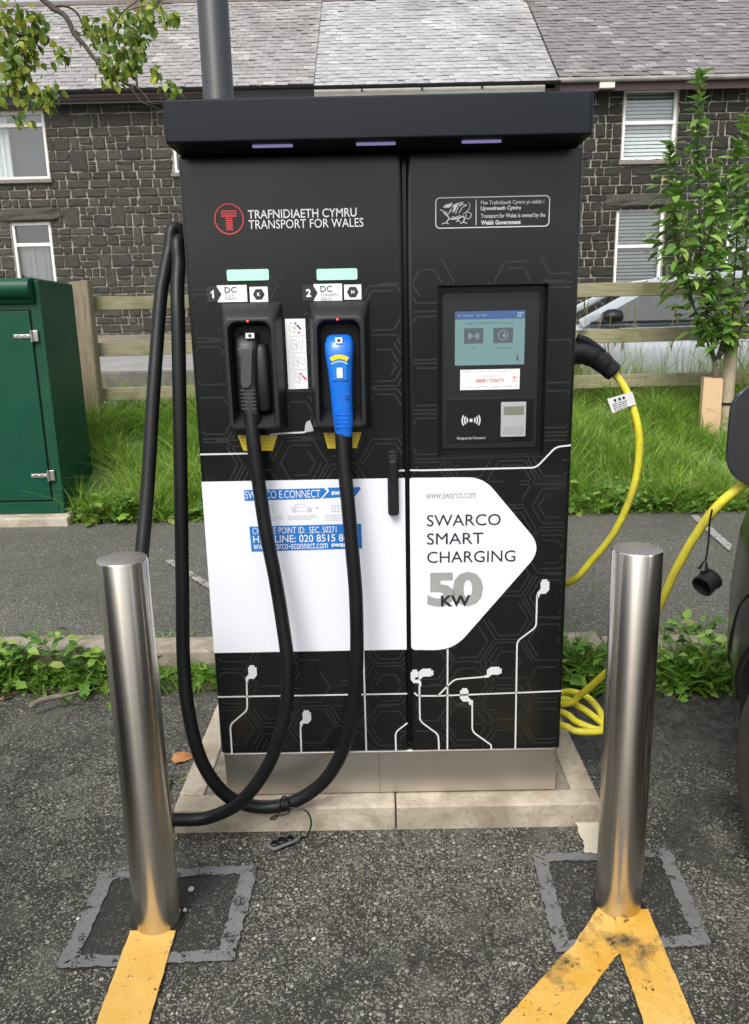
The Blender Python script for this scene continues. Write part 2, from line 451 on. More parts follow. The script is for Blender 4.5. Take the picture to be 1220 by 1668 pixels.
SK = -0.035     # kerb line runs very slightly off square
gr = tag(grid_sheet('car_park_ground', -60, 60, [-80, 0.95], [0, 0], M_ASPH, 1, skew=0), kind='structure')
tag(grid_sheet('footpath', -40, 40, [1.02, 3.02], [0.096, 0.112], M_PATH, 2, skew=SK), kind='structure')
# kerb: separate concrete lengths
kerb = bpy.data.objects.new('kerb', None); C.objects.link(kerb); tag(kerb, kind='structure')
q = random.Random(5)
x = -8.3
while x < 8:
    L = 0.914; mb = MB(); mb.box(x + .004, x + L - .004, 0.895 + SK * x + q.uniform(-.006, .006), 1.035 + SK * x, -0.05, 0.104 + q.uniform(-.004, .004))
    obj('kerb_stone', mb, M_KERB, kerb, bevel=.012, seg=2); x += L
# verge, road and far side as one falling and rising terrain
tag(grid_sheet('verge_bank', -40, 40, [2.96, 3.15, 3.7, 4.3, 4.9, 5.6], [0.10, 0.16, 0.41, 0.62, 0.60, 0.42], M_TURF, 2), kind='structure')
tag(grid_sheet('road', -40, 40, [5.6, 7.6, 8.7], [0.42, 0.42, 0.57], M_ROAD, 1), kind='structure')
mb = MB(); mb.box(-40, 40, 8.7, 8.95, 0.4, 0.77); wkb = obj('retaining_kerb', mb, pmat('dark_kerb', (.085, .078, .068), (.14, .13, .11), scale=5, rough=.9, bmp=.6, bscale=20), None, bevel=.02); tag(wkb, kind='structure')
tag(grid_sheet('far_pavement', -40, 40, [8.95, 12.9], [0.768, 0.97], M_PAVE, 1), kind='structure')
tag(grid_sheet('far_bank', -40, 40, [12.9, 13.4, 14.3], [0.965, 1.12, 1.30], M_DIRT, 1), kind='structure')
# the hill: unseen, added behind the camera to darken reflections in doors and bollards
q = random.Random(77); mb = MB(); L = [[], [], []]
for k in range(61):
    a = R(180 + (k - 30) * 3.4); d = 46; hh = 3.6 + 1.8 * math.sin(k * .7) + 1.6 * math.sin(k * 1.9 + 1) + q.uniform(-.9, .9)
    for i_, (dd, hz) in enumerate(((d, -.2), (d + 14, hh * .8), (d + 34, hh * 1.5))): L[i_].append((math.sin(a) * dd, math.cos(a) * dd, hz))
mb.loops(L, closed=False); tag(obj('reflection_hill', mb, pmat('reflection_hill_wood', (.035, .055, .02), (.06, .085, .03), scale=.25, rough=.95), smooth=True), kind='structure')
tag(grid_sheet('hillside', -150, 150, [24, 60, 140], [1.2, 2.4, 8], pmat('field_green', (.05, .09, .02), (.07, .1, .03), scale=.2, rough=.9), 1), kind='structure')

# markings on the car park surface
def marking(name, pts, z, mat, jag=0.004, seed=1, label=None):
    q = random.Random(seed); P = []
    L = len(pts)
    for i in range(L):
        a, b = Vector(pts[i]), Vector(pts[(i + 1) % L]); n = max(2, int((b - a).length / .012))
        for k in range(n):
            p = a.lerp(b, k / n); P.append((p.x + q.uniform(-jag, jag), p.y + q.uniform(-jag, jag)))
    bm = bmesh.new(); vs2 = [bm.verts.new((x, y, z)) for x, y in P]; f2 = bm.faces.new(vs2)
    bmesh.ops.triangulate(bm, faces=[f2]); me = bpy.data.meshes.new(name); bm.to_mesh(me); bm.free(); me.materials.append(mat)
    return tag(link(name, me, gr), label)
def band(corners, w, name, z, mat, seed):
    """ring of overband between a quad and the same quad shrunk towards its middle"""
    P = [Vector(c) for c in corners]; c = sum(P, Vector((0, 0))) / 4
    In = [p + (c - p) * w for p in P]
    for i in range(4):
        j = (i + 1) % 4; marking(name, [P[i], P[j], In[j], In[i]], z, mat, .0035, seed + i)
    return In
QL = [(-0.7201, -0.2026), (-0.3359, -0.185), (-0.3415, -0.4804), (-0.713, -0.4957)]
QR = [(0.3493, -0.1606), (0.6988, -0.1483), (0.6742, -0.4626), (0.3384, -0.4742)]
for Q, s in ((QL, 20), (QR, 40)):
    marking('dark_patch', Q, 0.004, M_PATCH, .002, s)
    band(Q, 0.20, 'overband', 0.008, M_GP, s + 1)
marking('yellow_line', [(-0.5866, -0.3991), (-0.485, -0.4012), (-0.4785, -0.626), (-0.4772, -0.6833), (-0.5774, -0.6816), (-0.5803, -0.6242)], 0.012, M_YP, .0009, 60)
marking('yellow_line', [(0.4749, -0.3612), (0.4648, -0.3478), (0.3817, -0.4568), (0.3315, -0.5047), (0.204, -0.6377), (0.1341, -0.7092), (0.2624, -0.7113), (0.3278, -0.6399), (0.457, -0.4944), (0.4745, -0.4834), (0.5063, -0.3804)], 0.012, M_YPD, .0010, 61, 'dirty yellow line slanting away to the left with black smudges')
marking('yellow_line', [(0.4944, -0.3654), (0.5711, -0.3633), (0.5655, -0.4852), (0.5591, -0.6438), (0.556, -0.716), (0.4565, -0.7144), (0.464, -0.6422), (0.469, -0.493)], 0.016, M_YPD, .0010, 62)
marking('white_line', [(0.486, -0.0126), (0.5654, -0.0066), (0.5314, -0.1651), (0.4804, -0.1662), (0.4871, -0.1168)], 0.012, M_WP, .004, 63)
def path_mark(pts, z, seed):
    marking('faded_line', pts, z, M_FP, .004, seed)
path_mark([(-1.1642, 2.0921), (-1.1335, 2.1125), (-0.8274, 1.6809), (-0.8272, 1.6097)], 0.114, 64)
path_mark([(1.9222, 2.8365), (1.9793, 2.8643), (1.8847, 2.1721), (1.8213, 2.0592)], 0.116, 65)

# concrete base of the charger: five edging lengths round a rough slab
pb = thing('concrete_plinth', 'low cream concrete base with edging round the charging station foot', 'concrete base', (0, 0.27, 0))
px0, px1, py0, py1 = -0.580, 0.560, -0.046, 0.585
ew = 0.072
def edging(x0, x1, y0, y1): 
    mb = MB(); mb.box(x0 + .0015, x1 - .0015, y0 + .0015, y1 - .0015, -0.03, 0.0700 + rnd.uniform(-.002, .002)); obj('edging', mb, M_CONC, pb, bevel=.006, seg=2)
edging(px0, 0.012, py0, py0 + ew); edging(0.012, px1, py0, py0 + ew)
edging(px0, px0 + ew, py0 + ew, py1); edging(px1 - ew, px1, py0 + ew, py1)
edging(px0 + ew, px1 - ew, py1 - ew, py1)
box('slab', px0 + ew, px1 - ew, py0 + ew, py1 - ew, -0.03, 0.0645, M_SLAB, pb)

# ================================================================== TERRACE OF HOUSES
M_STONE = stone_mat('dark_stone', k=.8); M_STONE_A = stone_mat('dark_stone_far', True, .8); M_STONE_K = stone_mat('black_stone', k=.42); M_STONE_KA = stone_mat('black_stone_far', True, .42)
M_MORT = pmat('mortar', (0.34, 0.32, 0.26), (0.21, 0.195, 0.155), scale=3, rough=0.95, bmp=0.5)
SL = [slate_mat('slate_' + n, st) for n, st in (
    ('left', [(0, (.24, .23, .228)), (.3, (.31, .298, .295)), (.6, (.275, .264, .262)), (.88, (.35, .338, .33)), (1, (.44, .425, .41))]),
    ('middle', [(0, (.33, .33, .34)), (.4, (.42, .42, .425)), (.7, (.37, .37, .378)), (1, (.49, .49, .49))]),
    ('right', [(0, (.145, .135, .134)), (.35, (.20, .188, .188)), (.6, (.17, .160, .160)), (.92, (.235, .224, .222)), (1, (.36, .348, .34))]))]
SLA = [slate_mat('slate_far_' + n, st, True) for n, st in (
    ('left', [(0, (.24, .23, .228)), (.3, (.31, .298, .295)), (.6, (.275, .264, .262)), (.88, (.35, .338, .33)), (1, (.44, .425, .41))]),
    ('middle', [(0, (.33, .33, .34)), (.4, (.42, .42, .425)), (.7, (.37, .37, .378)), (1, (.49, .49, .49))]),
    ('right', [(0, (.145, .135, .134)), (.35, (.20, .188, .188)), (.6, (.17, .160, .160)), (.92, (.235, .224, .222)), (1, (.36, .348, .34))]))]
M_UPVC = pmat('window_white', (0.78, 0.77, 0.74), (0.70, 0.69, 0.66), scale=4, rough=0.4)
M_GLASS = glass_mat('window_glass', refl=0.09)
M_GLASSD = glass_mat('car_glass', (0.32, 0.38, 0.39), refl=0.12)
M_BLIND = pmat('blind_white', (0.72, 0.73, 0.73), rough=0.5)
M_CURT = pmat('net_curtain', (0.66, 0.67, 0.66), (0.45, 0.46, 0.46), scale=7, rough=0.9, stretch=(1, 1, .03))
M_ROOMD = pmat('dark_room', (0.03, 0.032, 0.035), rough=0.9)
M_GUTTER = pmat('gutter_black', (0.012, 0.012, 0.013), rough=0.4)
M_FASC = pmat('fascia_maroon', (0.055, 0.028, 0.026), (0.035, 0.02, 0.02), scale=3, rough=0.6)
M_FASCW = pmat('fascia_white', (0.68, 0.66, 0.60), (0.55, 0.53, 0.48), scale=2, rough=0.55)
M_CLAY = pmat('red_clay_tile', (0.42, 0.12, 0.07), (0.33, 0.09, 0.055), scale=5, rough=0.8)
M_BRICKY = pmat('chimney_render', (0.22, 0.17, 0.12), (0.12, 0.10, 0.08), scale=6, rough=0.9, bmp=.6)

def block_variants(mat, n=10, seed=3, rough=0.55):
    """unit stones: square edge with a broken, bulging face; front at -Y"""
    q = random.Random(seed); out = []
    for i in range(n):
        v, f = [], []
        G = [0, .12, .5, .88, 1]
        for a, gz_ in enumerate(G):
            for b, gx_ in enumerate(G):
                edge = a in (0, 4) or b in (0, 4)
                d = 0 if edge else -(.55 + q.uniform(-.3, rough))
                j = 0.0 if not edge else q.uniform(-.05, .05)
                v.append((gx_ - .5 + j, d, gz_ - .5 + (q.uniform(-.06, .06) if edge else 0)))
        for a in range(4):
            for b in range(4):
                k = a * 5 + b; f.append((k, k + 1, k + 6, k + 5))
        me = bpy.data.meshes.new('stone'); me.from_pydata(v, [], f); me.materials.append(mat); me.update(); out.append(me)
    return out
STONES = block_variants(M_STONE); STONES_K = block_variants(M_STONE_K)
YW = 14.0

def pack(x0, x1, z0, z1, holes, seed):
    """squared rubble brought to rough courses: uneven course heights, mixed lengths, some stones split in two, some rising through two courses"""
    q = random.Random(seed); out = []; z = z0; block = []
    while z < z1 - .05:
        h = min(q.choice((.13, .16, .19, .21, .235, .26)), z1 - z)
        if z1 - z - h < .08: h = z1 - z
        h2 = q.choice((.14, .165, .19)); nxt = []
        gaps = sorted([(a, b) for a, b, c, d in holes if c < z + h * .6 and d > z + h * .4] + block)
        segs = []; x = x0
        for a, b in gaps:
            if a > x: segs.append((x, a))
            x = max(x, b)
        if x < x1: segs.append((x, x1))
        for a, b in segs:
            x = a
            while x < b - 1e-6:
                w = q.choice((.12, .16, .20, .24, .27, .31, .36, .42)) * q.uniform(.9, 1.1)
                if b - x - w < .09: w = b - x
                top = z + h; r_ = q.random()
                if r_ < .07 and w < .34 and z + h + h2 < z1 - .1 and not any(hx0 < x + w and hx1 > x and c < z + h + h2 + .05 and d > z for hx0, hx1, c, d in holes):
                    out.append((x, x + w, z, z + h + h2)); nxt.append((x, x + w))
                elif r_ < .34 and h > .16:
                    m = z + h * q.uniform(.38, .62); out.append((x, x + w, z, m))
                    if w > .26 and q.random() < .5: k = x + w * q.uniform(.35, .65); out += [(x, k, m, top), (k, x + w, m, top)]
                    else: out.append((x, x + w, m, top))
                else: out.append((x, x + w, z, top))
                x += w
        z += h
        if nxt:      # the next course is as high as the stones that rise into it
            hh = h2; segs = []; x = x0
            gaps = sorted([(a, b) for a, b, c, d in holes if c < z + hh * .6 and d > z + hh * .4] + nxt)
            for a, b in gaps:
                if a > x: segs.append((x, a))
                x = max(x, b)
            if x < x1: segs.append((x, x1))
            for a, b in segs:
                x = a
                while x < b - 1e-6:
                    w = q.uniform(.13, .40)
                    if b - x - w < .09: w = b - x
                    out.append((x, x + w, z, z + hh)); x += w
            z += hh
    return out

def stones_on(wall, rects, limit, seed, view, STONES, M_STONE_A):
    """the stones nearest the view become objects; the others one joined part"""
    q = random.Random(seed)
    rects = sorted(rects, key=lambda r_: -view(r_))
    rest = MB(); tint = []
    for n_, (x0, x1, z0, z1) in enumerate(rects):
        g = 0.0092; w, h, d = x1 - x0 - g * 2 + q.uniform(-.008, .003), z1 - z0 - g * 2 + q.uniform(-.008, .003), q.uniform(.010, .030)
        cx, cz = (x0 + x1) / 2, (z0 + z1) / 2; me = q.choice(STONES)
        if n_ < limit:
            o = bpy.data.objects.new('stone', me); C.objects.link(o); o.parent = wall
            o.location = (cx, YW - .012, cz); o.scale = (w * q.choice((-1, 1)), d, h * q.choice((-1, 1))); o.rotation_euler = (0, q.uniform(-.014, .014), 0)
        else:
            i = len(rest.v); rest.v += [(cx + v.co.x * w, YW - .012 + v.co.y * d, cz + v.co.z * h) for v in me.vertices]
            for p in me.polygons: rest.f.append(tuple(i + k for k in p.vertices)); rest.m.append(0)
            tint += [q.random()] * len(me.polygons)
    if rest.f: tag(obj('stonework', rest, M_STONE_A, wall, tint=tint), kind='stuff')

def wall_mesh(x0, x1, z0, z1, holes):
    xs = sorted({x0, x1, *[h[0] for h in holes], *[h[1] for h in holes]}); zs = sorted({z0, z1, *[h[2] for h in holes], *[h[3] for h in holes]})
    mb = MB()
    for a, b in zip(xs, xs[1:]):
        for c, d in zip(zs, zs[1:]):
            if any(h[0] <= (a + b) / 2 <= h[1] and h[2] <= (c + d) / 2 <= h[3] for h in holes): continue
            mb.box(a, b, YW, YW + .3, c, d)
    return mb

SLOPE = math.atan2(2.80, 3.85); YE, ZE = 13.70, 5.60
def slate_variants(mat):
    out = []
    for i in range(3):
        mb = MB(); mb.box(-.5, .5, 0, 1, 0, 1); q = random.Random(i)
        mb.v = [(x + q.uniform(-.012, .012), y + (q.uniform(-.03, .03) if y == 0 else 0), z) for x, y, z in mb.v]
        out.append(mesh_of('slate', mb, mat))
    return out

def house(name, label, x0, x1, windows, ri, seed, stone_limit, dz=0.0, vis=lambda r_: -abs((r_[0] + r_[1]) / 2), zfas=None):
    h = thing(name, label, 'house', ((x0 + x1) / 2, YW + 2, 1.2), 'terraced stone houses across the road')
    z0, z1 = 0.95, ZE + dz - .02
    wall = obj('wall', wall_mesh(x0, x1, z0, z1, [w[:4] for w in windows]), M_MORT, h)
    holes = [(a - .01, b + .01, c - .01, d + .01) for a, b, c, d, *_ in windows]
    stones_on(wall, pack(x0, x1, z0, z1 - .12, holes, seed), stone_limit, seed, vis, STONES_K if ri == 2 else STONES, M_STONE_KA if ri == 2 else M_STONE_A)
    side = MB(); side.box(x0, x1, YW + .3, YW + 7.3, z0, z1 - .05); obj('shell', side, M_MORT, h)
    # roof deck and slates
    ce, se = math.cos(SLOPE), math.sin(SLOPE); L = 4.76
    mb = MB(); mb.face([(x0, YE + .02, ZE + dz - .03), (x1, YE + .02, ZE + dz - .03), (x1, YE + ce * L, ZE + dz + se * L - .03), (x0, YE + ce * L, ZE + dz + se * L - .03)])
    mb.face([(x0, YE + ce * L, ZE + dz + se * L - .03), (x1, YE + ce * L, ZE + dz + se * L - .03), (x1, YE + 2 * ce * L, ZE + dz), (x0, YE + 2 * ce * L, ZE + dz)])
    roof = obj('roof', mb, M_ROOMD, h)
    vs_ = slate_variants(SL[ri]); q = random.Random(seed + 50)
    gau, wid = 0.172, 0.236; cand = []
    nrow = int(L / gau)
    for j in range(nrow):
        x = x0 - (wid / 2 if j % 2 else 0)
        while x < x1 - .02:
            a, b = max(x, x0), min(x + wid, x1)
            if b - a > .05: cand.append((a, b, j))
            x += wid
    cand.sort(key=lambda c: vis((c[0], c[1], 0, 0)) * 1.0 - c[2] * .10, reverse=True)
    rest = MB(); tint = []
    tilt = 0.06
    for n_, (a, b, j) in enumerate(cand):
        s_ = j * gau; t_ = gau * 1.9; w = b - a - .006
        s0 = s_ + q.uniform(-.006, .006); hgt = .016 + q.uniform(-.003, .010)
        me = q.choice(vs_)
        def tr(p):
            y = p[1] * t_; z = p[2] * .012 + hgt - y * tilt
            return (((a + b) / 2 + p[0] * w), YE + ce * (s0 + y) - se * z, ZE + dz + se * (s0 + y) + ce * z)
        if n_ < 300:
            o = bpy.data.objects.new('slate', me); C.objects.link(o); o.parent = roof
            o.location = tr((0, 0, 0)); o.rotation_euler = (SLOPE - tilt, 0, q.uniform(-.008, .008)); o.scale = (w, t_, .012)
        else:
            i = len(rest.v); rest.v += [tr(v.co) for v in me.vertices]
            for p in me.polygons: rest.f.append(tuple(i + k for k in p.vertices)); rest.m.append(0)
            tint += [q.random()] * len(me.polygons)
    if rest.f: tag(obj('slating', rest, SLA[ri], roof, tint=tint), kind='stuff')
    # ridge tiles
    xx = x0
    while xx < x1:
        mb = MB(); e = min(xx + .45, x1); yy, zz = YE + ce * L, ZE + dz + se * L - .02
        mb.loops([[(X_, yy + .13 * math.cos(R(a)), zz + .13 * math.sin(R(a)) - .03) for a in range(0, 181, 30)] for X_ in (xx + .004, e)], closed=False); obj('ridge_tile', mb, pmat_cache('ridge', (.16, .13, .12)), roof); xx = e
    return h, wall, roof

_pc = {}
def pmat_cache(n, c):
    if n not in _pc: _pc[n] = pmat(n + '_tile', c, rough=.85, scale=4, bmp=.4)
    return _pc[n]

def window(h, x0, x1, z0, z1, bars, fill, fw=.055, sill=True):
    """white frame set in the opening; bars are transom heights; fill is what hangs behind the glass"""
    y = YW + .03
    mb = MB()
    mb.box(x0, x0 + fw, y, y + .08, z0, z1); mb.box(x1 - fw, x1, y, y + .08, z0, z1)
    mb.box(x0 + fw, x1 - fw, y, y + .08, z1 - fw, z1); mb.box(x0 + fw, x1 - fw, y, y + .08, z0, z0 + fw)
    w = obj('window', mb, M_UPVC, h)
    for b in bars: box('transom', x0 + fw + .001, x1 - fw - .001, y - .006, y + .07, b - .03, b + .03, M_UPVC, w)
    zs = [z0 + fw] + [c for b in sorted(bars) for c in (b - .03, b + .03)] + [z1 - fw]
    for k in range(0, len(zs), 2):
        mb = MB(); yy = y + .045 + .002 * k; mb.face([(x0 + fw - .005, yy, zs[k] - .005), (x1 - fw + .005, yy, zs[k] - .005), (x1 - fw + .005, yy, zs[k + 1] + .005), (x0 + fw - .005, yy, zs[k + 1] + .005)]); obj('pane', mb, M_GLASS, w)
    mb = MB(); yy = y + .26; mb.face([(x0, yy, z0), (x1, yy, z0), (x1, yy, z1), (x0, yy, z1)]); obj('backing', mb, M_ROOMD, w)
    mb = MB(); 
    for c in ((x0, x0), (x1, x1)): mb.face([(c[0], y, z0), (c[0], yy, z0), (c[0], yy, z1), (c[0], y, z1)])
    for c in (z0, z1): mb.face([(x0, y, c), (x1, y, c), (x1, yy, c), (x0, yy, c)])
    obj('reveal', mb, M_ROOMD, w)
    if fill == 'blind':
        z = z0 + fw; n = 0
        while z < z1 - fw:
            o = box('slat', x0 + fw - .01, x1 - fw + .01, y + .125, y + .131, z, z + .048, M_BLIND, w); z += .066
        box('headrail', x0 + fw - .01, x1 - fw + .01, y + .11, y + .15, z1 - fw - .03, z1 - .02, M_BLIND, w)
    for (ca, cb, cz0, cz1) in (fill if isinstance(fill, (list, tuple)) else ()):
        L1, L2 = [], []
        n = max(10, int((cb - ca) / .02))
        for k in range(n + 1):
            xx = ca + (cb - ca) * k / n; yv = y + .15 + .022 * math.sin(k * 1.35) + .008 * math.sin(k * .5)
            L1.append((xx, yv, cz0)); L2.append((xx, yv, cz1))
        mb = MB(); mb.loops([L1, L2], closed=False); obj('curtain', mb, M_CURT, w, smooth=True)
    if sill: box('sill', x0 - .05, x1 + .05, YW - .07, y + .02, z0 - .075, z0 - .002, pmat_cache('sill', (.2, .18, .16)), w, bevel=.01)
    return w

XB1, XB2 = -1.06, 3.42      # party walls
wl_up = (-8.10, -6.18, 4.16, 5.36); wl_lo = (-7.05, -6.28, 1.95, 3.39); wl_mid = (-3.80, -2.75, 4.22, 5.30)
wr_up = (4.705, 5.72, 4.26, 5.52); wr_lo = (4.68, 5.60, 1.80, 3.42); wr_far = (6.85, 7.85, 1.8, 3.1)
hl, hl_wall, hl_roof = house('terraced_house', 'dark stone house with net curtains behind the green street cabinet', -10.5, XB1, [wl_up, wl_lo, wl_mid], 0, 21, 300, vis=lambda r_: -abs((r_[0] + r_[1]) / 2 + 5.3) + (0 if (r_[0] + r_[1]) / 2 < -3.2 else -9))
window(hl, *wl_up, [5.12], [(-7.9, -6.95, 4.2, 5.3)])
window(hl, *wl_lo, [2.98], [(-6.98, -6.36, 1.97, 2.98)])
window(hl, *wl_mid, [5.0], [(-3.65, -2.8, 4.27, 5.28)])
hm, hm_wall, hm_roof = house('terraced_house', 'house behind the charger with pale slate roof and white fascia', XB1, XB2, [], 1, 33, 60, dz=-.035)
hr, hr_wall, hr_roof = house('terraced_house', 'dark stone house with white blinds behind the young tree', XB2, 11.0, [wr_up, wr_lo, wr_far], 2, 47, 300, vis=lambda r_: -abs((r_[0] + r_[1]) / 2 - 5.2), dz=.03)
window(hr, *wr_up, [4.93], 'blind'); window(hr, *wr_lo, [2.72], 'blind'); window(hr, *wr_far, [2.6], [(6.9, 7.8, 1.85, 3.05)])
# lintels
for h, w, hh in ((hl_wall, wl_lo, .24), (hr_wall, wr_lo, .25)):
    mb = MB(); mb.v = [(v.co.x * (w[1] - w[0] + .5) + (w[0] + w[1]) / 2, YW - .012 + v.co.y * .075, v.co.z * hh + w[3] + hh / 2 + .01) for v in STONES[2].vertices]
    mb.f = [tuple(p.vertices) for p in STONES[2].polygons]; mb.m = [0] * len(mb.f); obj('lintel', mb, M_STONE, h)
# gutters and fascias
def gutter(h, x0, x1, z, mat, y=YE - .03):
    mb = MB(); mb.loops([[(X_, y - .055 + .055 * math.cos(R(a)), z + .055 * math.sin(R(a))) for a in range(180, 361, 22)] for X_ in (x0, x1)], closed=False)
    i = MB(); return obj('gutter', mb, mat, h, smooth=True)
gutter(hl, -10.5, XB1, ZE - .02, M_GUTTER); box('fascia', -10.5, XB1 - .01, YE + .05, YE + .08, ZE - .21, ZE - .03, M_GUTTER, hl)
box('fascia_board', -5.9, -3.0, YE + .02, YE + .048, ZE - .165, ZE - .065, M_FASC, hl)
box('fascia', XB1, XB2 - .25, YE + .02, YE + .06, ZE - .18, ZE - .06, M_FASCW, hm); gutter(hm, XB1, XB2, ZE - .04, M_GUTTER)
for xx in (-.2, .9, 2.0): box('gutter_bracket', xx, xx + .03, YE - .1, YE + .02, ZE - .11, ZE - .05, M_GUTTER, hm)
box('fascia', XB2, 11, YE + .03, YE + .07, ZE - .19, ZE - .03, M_FASC, hr)
mb = MB(); mb.tube([(XB2 - .02, YE - .015, ZE - .01), (11, YE - .015, ZE - .01)], .045, 10); obj('gutter', mb, pmat('gutter_grey', (.30, .29, .27), (.2, .19, .18), scale=3, rough=.6), hr, smooth=True)
box('vent_box', 4.15, 4.42, YE - .06, YE + .03, ZE - .16, ZE - .07, M_FASCW, hr)
# chimneys
def chimney(h, roof, x, y, z0, w, d, hgt, pots=2):
    c = box('chimney', x - w / 2, x + w / 2, y - d / 2, y + d / 2, z0, z0 + hgt, M_BRICKY, roof)
    box('chimney', x - w / 2 - .05, x + w / 2 + .05, y - d / 2 - .05, y + d / 2 + .05, z0 + hgt, z0 + hgt + .14, M_BRICKY, roof)
    for k in range(pots):
        mb = MB(); mb.lathe([(.13, z0 + hgt + .14), (.12, z0 + hgt + .5), (.15, z0 + hgt + .52), (.15, z0 + hgt + .58)], x - w * .25 + w * .5 * k, y, 14); obj('chimney', mb, M_CLAY, roof, smooth=True)
chimney(hl, hl_roof, -5.02, 17.40, 8.05, .62, .6, 1.3)
chimney(hm, hm_roof, XB2 + .22, 17.45, 8.02, .55, .6, 1.3)
# flashing below the chimney, red hip tiles at the right
box('flashing', XB2 - .02, XB2 + .30, 17.0, 17.12, 7.92, 8.02, pmat('lead', (.28, .28, .3), rough=.5), hr_roof)
for k in range(7):
    mb = MB(); a = Vector((7.75 + k * .32, 17.9 - .05 * k, 8.62 - .13 * k)); mb.tube([a, a + Vector((.31, -.05, -.13))], .10, 8); obj('ridge_tile', mb, M_CLAY, hr_roof, smooth=True)['label'] = 'red clay ridge tile'

# ================================================================== CHARGER
M_BODY = pmat('charger_paint', (0.0058, 0.0078, 0.0074), (0.0075, 0.0095, 0.0090), scale=1.5, rough=0.20, spec=0.38, rvar=0.05, grime=(0.0115, 0.0128, 0.0122))
M_CAP = pmat('cap_paint', (0.0115, 0.0142, 0.0190), (0.0135, 0.0162, 0.0210), scale=2, rough=0.5, spec=0.16)
M_BLACK = pmat('black_plastic', (0.007, 0.007, 0.008), (0.012, 0.012, 0.013), scale=6, rough=0.45, rvar=0.08, spec=0.35)
M_BLACKD = pmat('black_recess', (0.008, 0.008, 0.009), rough=0.7)
M_HOLST = pmat('holster_plastic', (0.011, 0.0115, 0.0135), (0.016, 0.0165, 0.0185), scale=5, rough=0.5, spec=0.38, bmp=0.1, bscale=300)
M_RUB = pmat('cable_rubber', (0.0045, 0.005, 0.006), (0.008, 0.0085, 0.0095), scale=10, rough=0.44, rvar=0.08, spec=0.3)
M_WHITE = pmat('white_vinyl', (0.76, 0.785, 0.85), (0.74, 0.765, 0.83), scale=3, rough=0.35, coat=0.2, stretch=(2.2, 1, .5), lo=.3, hi=.75)
M_LINE = pmat('white_line_vinyl', (0.66, 0.67, 0.68), rough=0.4)
M_HEX = pmat('hex_pattern_vinyl', (0.0155, 0.0185, 0.017), (0.0225, 0.0255, 0.0235), scale=2, rough=0.36, spec=0.36)
M_STICK = pmat('sticker_white', (0.78, 0.79, 0.80), (0.74, 0.75, 0.76), scale=12, rough=0.4)
M_BLUE = pmat('sticker_blue', (0.012, 0.15, 0.50), (0.014, 0.165, 0.53), scale=8, rough=0.35)
M_YEL = pmat('sticker_yellow', (0.80, 0.60, 0.02), (0.74, 0.55, 0.02), scale=10, rough=0.4)
M_RED = pmat('print_red', (0.62, 0.045, 0.05), rough=0.45)
M_INK = pmat('print_ink', (0.016, 0.016, 0.018), rough=0.5)
M_GREY = pmat('print_grey', (0.33, 0.35, 0.34), rough=0.5)
M_PALE = pmat('print_pale_grey', (0.45, 0.45, 0.46), rough=0.5)
M_MINT = emat('indicator_mint', (0.42, 0.95, 0.62), 0.42, (0.25, 0.45, 0.35))
M_UV = emat('cap_light', (0.55, 0.48, 0.95), 0.25)
M_LED = emat('red_led', (1.0, 0.07, 0.02), 2.2)
M_SCR = emat('screen_glow', (0.24, 0.42, 0.43), 0.5)
M_SCRB = emat('screen_blue', (0.06, 0.15, 0.40), 0.5)
M_SCRG = emat('screen_grey', (0.105, 0.135, 0.16), 0.52)
M_SCRL = emat('screen_line', (0.50, 0.58, 0.60), 0.52)
M_SCRD = emat('screen_dark', (0.10, 0.16, 0.19), 0.5)
M_GLOSSB = pmat('black_gloss', (0.006, 0.006, 0.006), rough=0.08, coat=0.6)
M_LCD = pmat('reader_lcd', (0.20, 0.22, 0.17), rough=0.25)
M_PLUGB = pmat('blue_plastic', (0.006, 0.13, 0.60), (0.008, 0.155, 0.66), scale=14, rough=0.33, coat=0.25)
M_STEELB = None

def steel_mat(name, stretch, base=(0.50, 0.475, 0.44), rough=0.30, aniso=0.55, axis='Z'):
    m, nt, b, out = nodes_of(name)
    f = noise(nt, 1.0, 5, 0.65, stretch=stretch)
    nt.links.new(ramp(nt, f, [(0.3, tuple(c * 0.93 for c in base)), (0.7, base)]), b.inputs['Base Color'])
    b.inputs['Metallic'].default_value = 1.0
    b.inputs['Roughness'].default_value = rough
    b.inputs['Anisotropic'].default_value = aniso; b.inputs['Anisotropic Rotation'].default_value = 0.25
    t = N(nt, 'ShaderNodeTangent', direction_type='RADIAL', axis=axis); nt.links.new(t.outputs[0], b.inputs['Tangent'])
    return m
M_PLINTH = steel_mat('plinth_steel', (2, 2, 220), base=(0.66, 0.625, 0.575), rough=0.40, aniso=0.0)

ch = thing('charging_station', 'tall dark grey two-door electric vehicle charging station with white arrow panel and screen', 'charging station', (0, 0.17, 0.07))

# carcass behind the doors, stainless foot, cap
ZB, ZT = 0.2035, 1.680
box('carcass', -0.447, 0.447, 0.030, 0.355, ZB, ZT + 0.004, M_BODY, ch, bevel=0.008)
foot = box('foot', -0.447, 0.447, 0.014, 0.33, 0.0705, ZB - 0.004, M_PLINTH, ch, bevel=0.006)
box('foot_seam', -0.0302, -0.0295, 0.0125, 0.02, 0.0715, ZB - 0.006, M_BLACKD, foot)
mb = MB()
for z, gx, gf in ((1.676, .010, .012), (1.684, 0, 0), (1.752, .002, .002), (1.762, .012, .014)):
    pass
cap_loops = []
for z, g in ((1.6805, .005), (1.6815, .0015), (1.6845, 0), (1.7585, 0), (1.7615, .0015), (1.763, .005)):
    cap_loops.append([(x, y, z) for x, y in rrect(-0.448 + g, -0.112 + g, 0.440 - g, 0.37 - g, 0.012, 6)])
mb.loops(cap_loops, True, True)
cap = obj('roof_cap', mb, M_CAP, ch, smooth=True, weighted=True)
